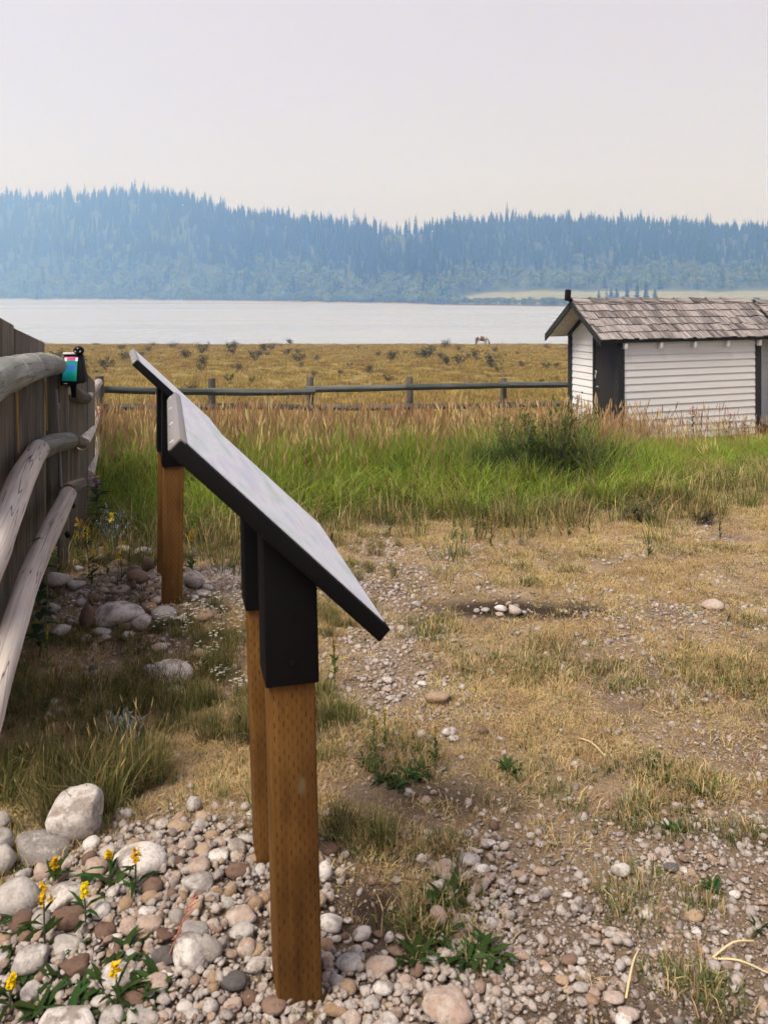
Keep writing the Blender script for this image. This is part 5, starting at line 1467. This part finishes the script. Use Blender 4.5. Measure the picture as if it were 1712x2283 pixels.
def fireweed(seed, h, bloom=True, head=(.50, .16, .36)):
    r = np.random.default_rng(seed); st = MB(); lf = MB(); fl = MB()
    lx, ly = r.normal(0, .10, 2)
    st.tube([(0, 0, -.05), (lx * h * .3, ly * h * .3, h * .55), (lx * h, ly * h, h)], [.006, .005, .002], 6, sub=3)
    for k in range(60):
        t = r.uniform(.1, .85); a = r.uniform(0, 6.28)
        leaf(lf, (lx * h * t * t, ly * h * t * t, h * t), (math.cos(a), math.sin(a), .7), r.uniform(.06, .12), .018, np.array((.045, .065, .035)) * r.uniform(.7, 1.3), curl=.4)
    for k in range(34):
        t = r.uniform(.84, 1.0); a = r.uniform(0, 6.28)
        leaf(fl, (lx * h * t, ly * h * t, h * t), (math.cos(a), math.sin(a), .3), .032, .022, np.asarray(head) * r.uniform(.7, 1.2))
    return [("stem", st.mesh("stem", plain_stem, True)), ("leaves", lf.mesh("leaves", M['veg'], False, True)), ("flower_head", fl.mesh("flower_head", M['veg'], False, True))]
for k, (px, top, base, Y, l) in enumerate([(1545, 905, 985, 13.6, "fireweed with pink flowers before the middle of the shed wall"), (1622, 922, 985, 13.7, "fireweed with pink flowers before the right part of the shed wall"), (1282, 878, 985, 13.4, "pink-flowering fireweed at the shed's left corner"), (1440, 935, 985, 13.5, "leafy fireweed before the left part of the shed wall"), (1660, 950, 985, 13.8, "flowerless fireweed beside the shed's right corner board")]):
    p = ray_at(px, top, Y); z = float(gz(p.x, p.y))
    plant("fireweed", (p.x, p.y, z), fireweed(1000 + k, max(.35, p.z - z), head=(.50, .16, .36) if k < 3 else (.09, .10, .05)), l, "flower", "fireweeds by the shed")
for k, (px, top, Y, l) in enumerate([(1252, 885, 12.6, "purple thistle standing left of the shed"), (815, 955, 9.5, "purple thistle in the tall grass under the rail fence"), (218, 1060, 5.6, "thistle with fading heads beside the log rails")]):
    p = ray_at(px, top, Y); z = float(gz(p.x, p.y))
    plant("thistle", (p.x, p.y, z), fireweed(1020 + k, max(.3, p.z - z), head=(.30, .16, .30)), l, "flower", "thistles")

# leafy sapling that climbs by the log rail
def sapling():
    r = np.random.default_rng(77); c = G(85, 1470)
    root = empty("leafy_sapling", c); tag(root, "dark green leafy sapling growing beside the lowest log rail", "plant")
    st = MB(); lf = MB()
    top = ray_at(95, 1200, c.y) - c
    st.tube([(0, 0, -.03), tuple(top * .5 + Vector((.03, 0, 0))), tuple(top)], [.006, .004, .002], 6, sub=4)
    for k in range(46):
        t = r.uniform(.1, 1.0); a = r.uniform(0, 6.28); p = np.array(top) * t
        leaf(lf, p, (math.cos(a), math.sin(a), r.uniform(-.1, .5)), r.uniform(.05, .085), r.uniform(.032, .05), np.array((.035, .07, .03) if t < .75 else (.09, .17, .03)) * r.uniform(.7, 1.3), curl=.25)
    st.build("stem", plain_stem, root, True); obj("leaves", lf.mesh("leaves", M['veg'], False, True), root)
sapling()

# red dry stalk and loose straws near the camera
def stalk():
    c = G(395, 2150); root = empty("red_grass_stalk", c); tag(root, "reddish dry grass stalk before the pear-shaped boulder", "grass stalk")
    mb = MB(); r = np.random.default_rng(3)
    P = [Vector((-.03, -.02, -.02)), Vector((.0, 0, .06)), Vector((.04, .01, .15))]
    mb.tube(P, [.0016, .0014, .001], 5, sub=3)
    mm = plain("red_straw", (.36, .14, .09), .8)
    for k in range(9):
        t = .4 + .06 * k; p = P[0].lerp(P[2], t); mb.tube([p, p + Vector((r.uniform(-.01, .03), r.uniform(-.01, .01), r.uniform(.015, .035)))], [.0022, .0006], 5)
    mb.build("stem", mm, root, True)
stalk()
straw_m = plain("pale_straw", (.55, .44, .24), .8)
for k, (pa, pb, lift, l) in enumerate([((1395, 2235), (1425, 2150), .03, "pale straw standing up on the path"), ((1580, 2150), (1712, 2185), .012, "long pale straw lying by the photo's right edge"), ((1585, 2150), (1680, 2120), .02, "shorter pale straw crossing the long one"), ((1290, 1650), (1350, 1700), .015, "pale straw lying on the dry ground in mid path")]):
    a = G(*pa); b = G(*pb); mid = (a + b) / 2 + Vector((0, 0, lift + .01))
    o = MB().tube([a + Vector((0, 0, .004)), mid, b + Vector((0, 0, lift))], [.0028, .0022, .0016], 6, sub=4).build("straw", straw_m, None, True)
    tag(o, l, "straw")
# ------------------------------------------------------------------ far wood
def conifer(seed, H=20.0, R=3.0, tiers=15, per=9, col=(.022, .034, .016)):
    r = np.random.default_rng(seed); mb = MB(); tr = MB()
    for i in range(tiers):
        t = (i + .4) / tiers; z = H * (.08 + .9 * t); rad = R * (1 - t) ** .68 * r.uniform(.62, 1.15) + .10
        for k in range(per):
            a = r.uniform(0, 6.28); rr = rad * r.uniform(.6, 1.15); w_ = rr * .42
            c, s = math.cos(a), math.sin(a)
            tip = np.array((rr * c, rr * s, z - rr * .45)); rt = np.array((0, 0, z + .25)); sd = np.array((-s, c, 0)) * w_
            m_ = (tip * .6 + rt * .4)
            mb.add([rt, m_ + sd, tip, m_ - sd, m_ + np.array((0, 0, -.5 - .2 * rr))], T=[(0, 1, 2), (0, 2, 3), (1, 4, 2), (4, 3, 2)], C=np.asarray(col) * r.uniform(.65, 1.4))
    mb.add([(-.12, 0, H * .9), (.12, 0, H * .9), (0, 0, H * 1.03), (0, .12, H * .9)], T=[(0, 1, 2), (1, 3, 2), (3, 0, 2)], C=col)
    tr.tube([(0, 0, -1), (0, 0, H * .5), (0, 0, H * .95)], [.28, .2, .05], 6)
    return mb, tr

def broadleaf(seed, H=9.0, R=3.4, n=150, col=(.075, .105, .035), trunk=True):
    r = np.random.default_rng(seed); mb = MB()
    lob = [(r.normal(0, R * .4), r.normal(0, R * .4), H * r.uniform(.4, .8), R * r.uniform(.45, .7)) for _ in range(6)]
    for i in range(n):
        x, y, z, q = lob[int(r.integers(0, 6))]; d = r.normal(0, 1, 3); d /= np.linalg.norm(d)
        p = np.array((x, y, z)) + d * q * r.uniform(.6, 1.05); p[2] = max(p[2], .3)
        s = r.uniform(.5, 1.0); a = r.normal(0, 1, 3); b = np.cross(a, d); b /= np.linalg.norm(b); a = np.cross(d, b)
        mb.add([p + a * s, p + b * s, p - a * s, p - b * s], Q=[(0, 1, 2, 3)], C=np.asarray(col) * r.uniform(.6, 1.35))
    if trunk:
        for k in range(4):
            x, y = r.normal(0, 1.0, 2); mb.add([(x - .13, y, -1), (x + .13, y, -1), (x + .09, y, H * .7), (x - .09, y, H * .7)], Q=[(0, 1, 2, 3)], C=(.34, .32, .29))
    return mb

CV = []
for k, (H, R) in enumerate([(20, 3.9), (17, 3.3), (22, 3.6), (14, 3.4), (19, 4.6)]):
    a, b = conifer(1100 + k, H, R); CV.append((a, b))
csrc = [source("conifer_crown", a) for a, b in CV]
bsrc = [source("broadleaf_crown", broadleaf(1150 + k, col=[(.15, .20, .05), (.09, .135, .035), (.20, .22, .08)][k % 3])) for k in range(5)]

def build_forest():
    n = 7500
    u = rng.uniform(-500, 2250, n); v = rng.uniform(0, 1, n) ** .9
    P, fl, Rr = far_point(u, 0 * u)
    r = fl + 4 + v * (Rr + 60 - fl)
    P, fl, Rr = far_point(u, r)
    vv = (r - fl) / (Rr - fl)
    # leaf trees low on the slope, conifers above; a thin gap on the saddle
    low = rng.uniform(0, 1, n) < smooth(.48, .22, vv + .25 * (fbm(u * .006, vv * 3, 95) - .5)) * .88
    saddle = np.exp(-((u - 895) / 60) ** 2) * smooth(.5, .85, vv)
    keep = (rng.uniform(0, 1, n) > .85 * saddle) & (r > 3)
    sz = np.interp(u, [-500, 300, 900, 1712, 2250], [1.25, 1.2, .92, .80, .78])
    k = keep & ~low; s = sz[k] * (.35 + .75 * fbm(u[k] * .05, r[k] * .03, 99) + .35 * rng.uniform(0, 1, k.sum()) ** 2)
    scatter("conifer_forest", P[k], spin(k.sum(), .02), np.stack([s, s, s * rng.uniform(.9, 1.15, k.sum())], -1), csrc, "hazy blue conifer wood covering the far hillside", "forest")
    k = keep & low
    s = sz[k] * rng.uniform(.7, 1.25, k.sum())
    Q = P[k]
    # shore bushes on the right, before the meadow, and a thicket along the whole shore
    m = 1300; u2 = rng.uniform(-400, 2250, m); r2 = np.abs(rng.normal(0, 8, m)) + 4
    Q2, f2, _ = far_point(u2, r2); ok = (f2 < 100) | (fbm(u2 * .02, u2 * 0, 97) > .28)
    Q2 = Q2[ok]; s2 = np.where(f2[ok] > 60, .55, .8) * rng.uniform(.6, 1.1, len(Q2))
    Q = np.concatenate([Q, Q2]); s = np.concatenate([s, s2])
    scatter("broadleaf_forest", Q, spin(len(Q), .05), np.stack([s, s, s], -1), bsrc, "paler blue-green leaf trees and shore thicket along the far bank", "forest")
build_forest()

# spruces that stand out on the ridge line and by the shore
TV = [(a.mesh("crown", M['veg'], False, True), b.mesh("trunk", M['far_post'], True)) for a, b in CV]
def put_tree(u, r, toppx, label, group, dy=0.0):
    p, f, rr = far_point(np.array([float(u)]), np.array([float(r)])); p = p[0]
    H = max(6.0, EYE + (YH - toppx) / FPX * p[1] - p[2])
    k = int(rng.integers(0, 5)); h0 = (20, 17, 22, 14, 19)[k]
    root = empty("spruce_tree", p, rng.uniform(0, 6.28)); s = H / h0 / 1.03; sw = s * min(1.0, 1.25 * 20 / max(H, 12)) ; root.scale = (sw * (1.0 if H > 14 else 1.35), sw * (1.0 if H > 14 else 1.35), s)
    obj("crown", TV[k][0], root); obj("trunk", TV[k][1], root)
    tag(root, label, "tree", group)
LR = "spruce whose tip stands out above the hazy ridge on the left half"; RRg = "spruce whose tip stands out above the hazy ridge on the right half"
for u, t in [(36, 418), (15, 430), (92, 422), (60, 432), (120, 432), (135, 425), (160, 432), (183, 428), (210, 412), (197, 425), (222, 428), (247, 422), (266, 411), (280, 428), (298, 425), (320, 434), (350, 421), (365, 432), (395, 428), (412, 428), (435, 436), (470, 431), (455, 452), (492, 446), (505, 462), (542, 454), (528, 470), (560, 472), (585, 478), (622, 466), (640, 464), (655, 470), (682, 470), (700, 478), (715, 474), (735, 480), (750, 478), (762, 476), (794, 482), (808, 492), (820, 496), (855, 494), (830, 502)]:
    put_tree(u, float(far_point(np.array([float(u)]), np.array([0.]))[2][0]) - rng.uniform(0, 18), t, LR, "spruces on the left ridge")
for u, t in [(958, 486), (972, 492), (940, 502), (1004, 480), (1035, 476), (1064, 482), (1090, 478), (1118, 490), (1138, 488), (1172, 484), (1194, 480), (1225, 474), (1245, 476), (1268, 462), (1296, 470), (1312, 476), (1338, 472), (1352, 482), (1380, 482), (1400, 490), (1430, 486), (1454, 486), (1473, 480), (1486, 484), (1508, 488), (1528, 490), (1564, 488), (1586, 488), (1620, 490), (1632, 494), (1674, 487), (1698, 498)]:
    f = far_point(np.array([float(u)]), np.array([0.]))
    put_tree(u, float(f[2][0]) - rng.uniform(0, 18), t, RRg, "spruces on the right ridge")
for u, r, t in [(1398, 38, 621), (1420, 40, 622), (1440, 36, 620), (1352, 36, 640), (1362, 36, 637), (1375, 30, 638), (1335, 30, 642), (1460, 40, 640)]:
    put_tree(u, r, t, "dark spruce of the small clump standing on the far meadow by the shore", "spruces on the far meadow")
for u, r, t in [(458, 14, 598), (500, 14, 612), (985, 14, 636), (335, 12, 606), (585, 14, 625), (950, 10, 640)]:
    put_tree(u, r, t, "single dark spruce among the leaf trees low on the far shore", "spruces on the far shore")

# ------------------------------------------------------------------ smoke haze
def build_haze():
    x, y0, y1, z0, z1 = 4500, -60, 3400, -12, 470
    mb = MB().hexa([(-x, y0, z0), (x, y0, z0), (x, y1, z0), (-x, y1, z0), (-x, y0, z1), (x, y0, z1), (x, y1, z1), (-x, y1, z1)])
    V = [(-x, y0, z0), (x, y0, z0), (x, y1, z0), (-x, y1, z0), (-x, y0, z1), (x, y0, z1), (x, y1, z1), (-x, y1, z1)]
    m = bpy.data.materials.new("smoke_haze"); m.use_nodes = True
    n = m.node_tree; n.nodes.clear()
    out = N(n, "ShaderNodeOutputMaterial"); pv = N(n, "ShaderNodeVolumePrincipled")
    pv.inputs["Color"].default_value = (.26, .505, 1.0, 1)
    pv.inputs["Absorption Color"].default_value = (1, 1, 1, 1)
    pv.inputs["Density"].default_value = .0012
    pv.inputs["Anisotropy"].default_value = 0.4
    n.links.new(pv.outputs[0], out.inputs["Volume"])
    me = make_mesh("haze", V, None, [(0, 3, 2, 1), (4, 5, 6, 7), (0, 1, 5, 4), (1, 2, 6, 5), (2, 3, 7, 6), (3, 0, 4, 7)], mat=m)
    tag(obj("haze", me), kind="stuff")
build_haze()
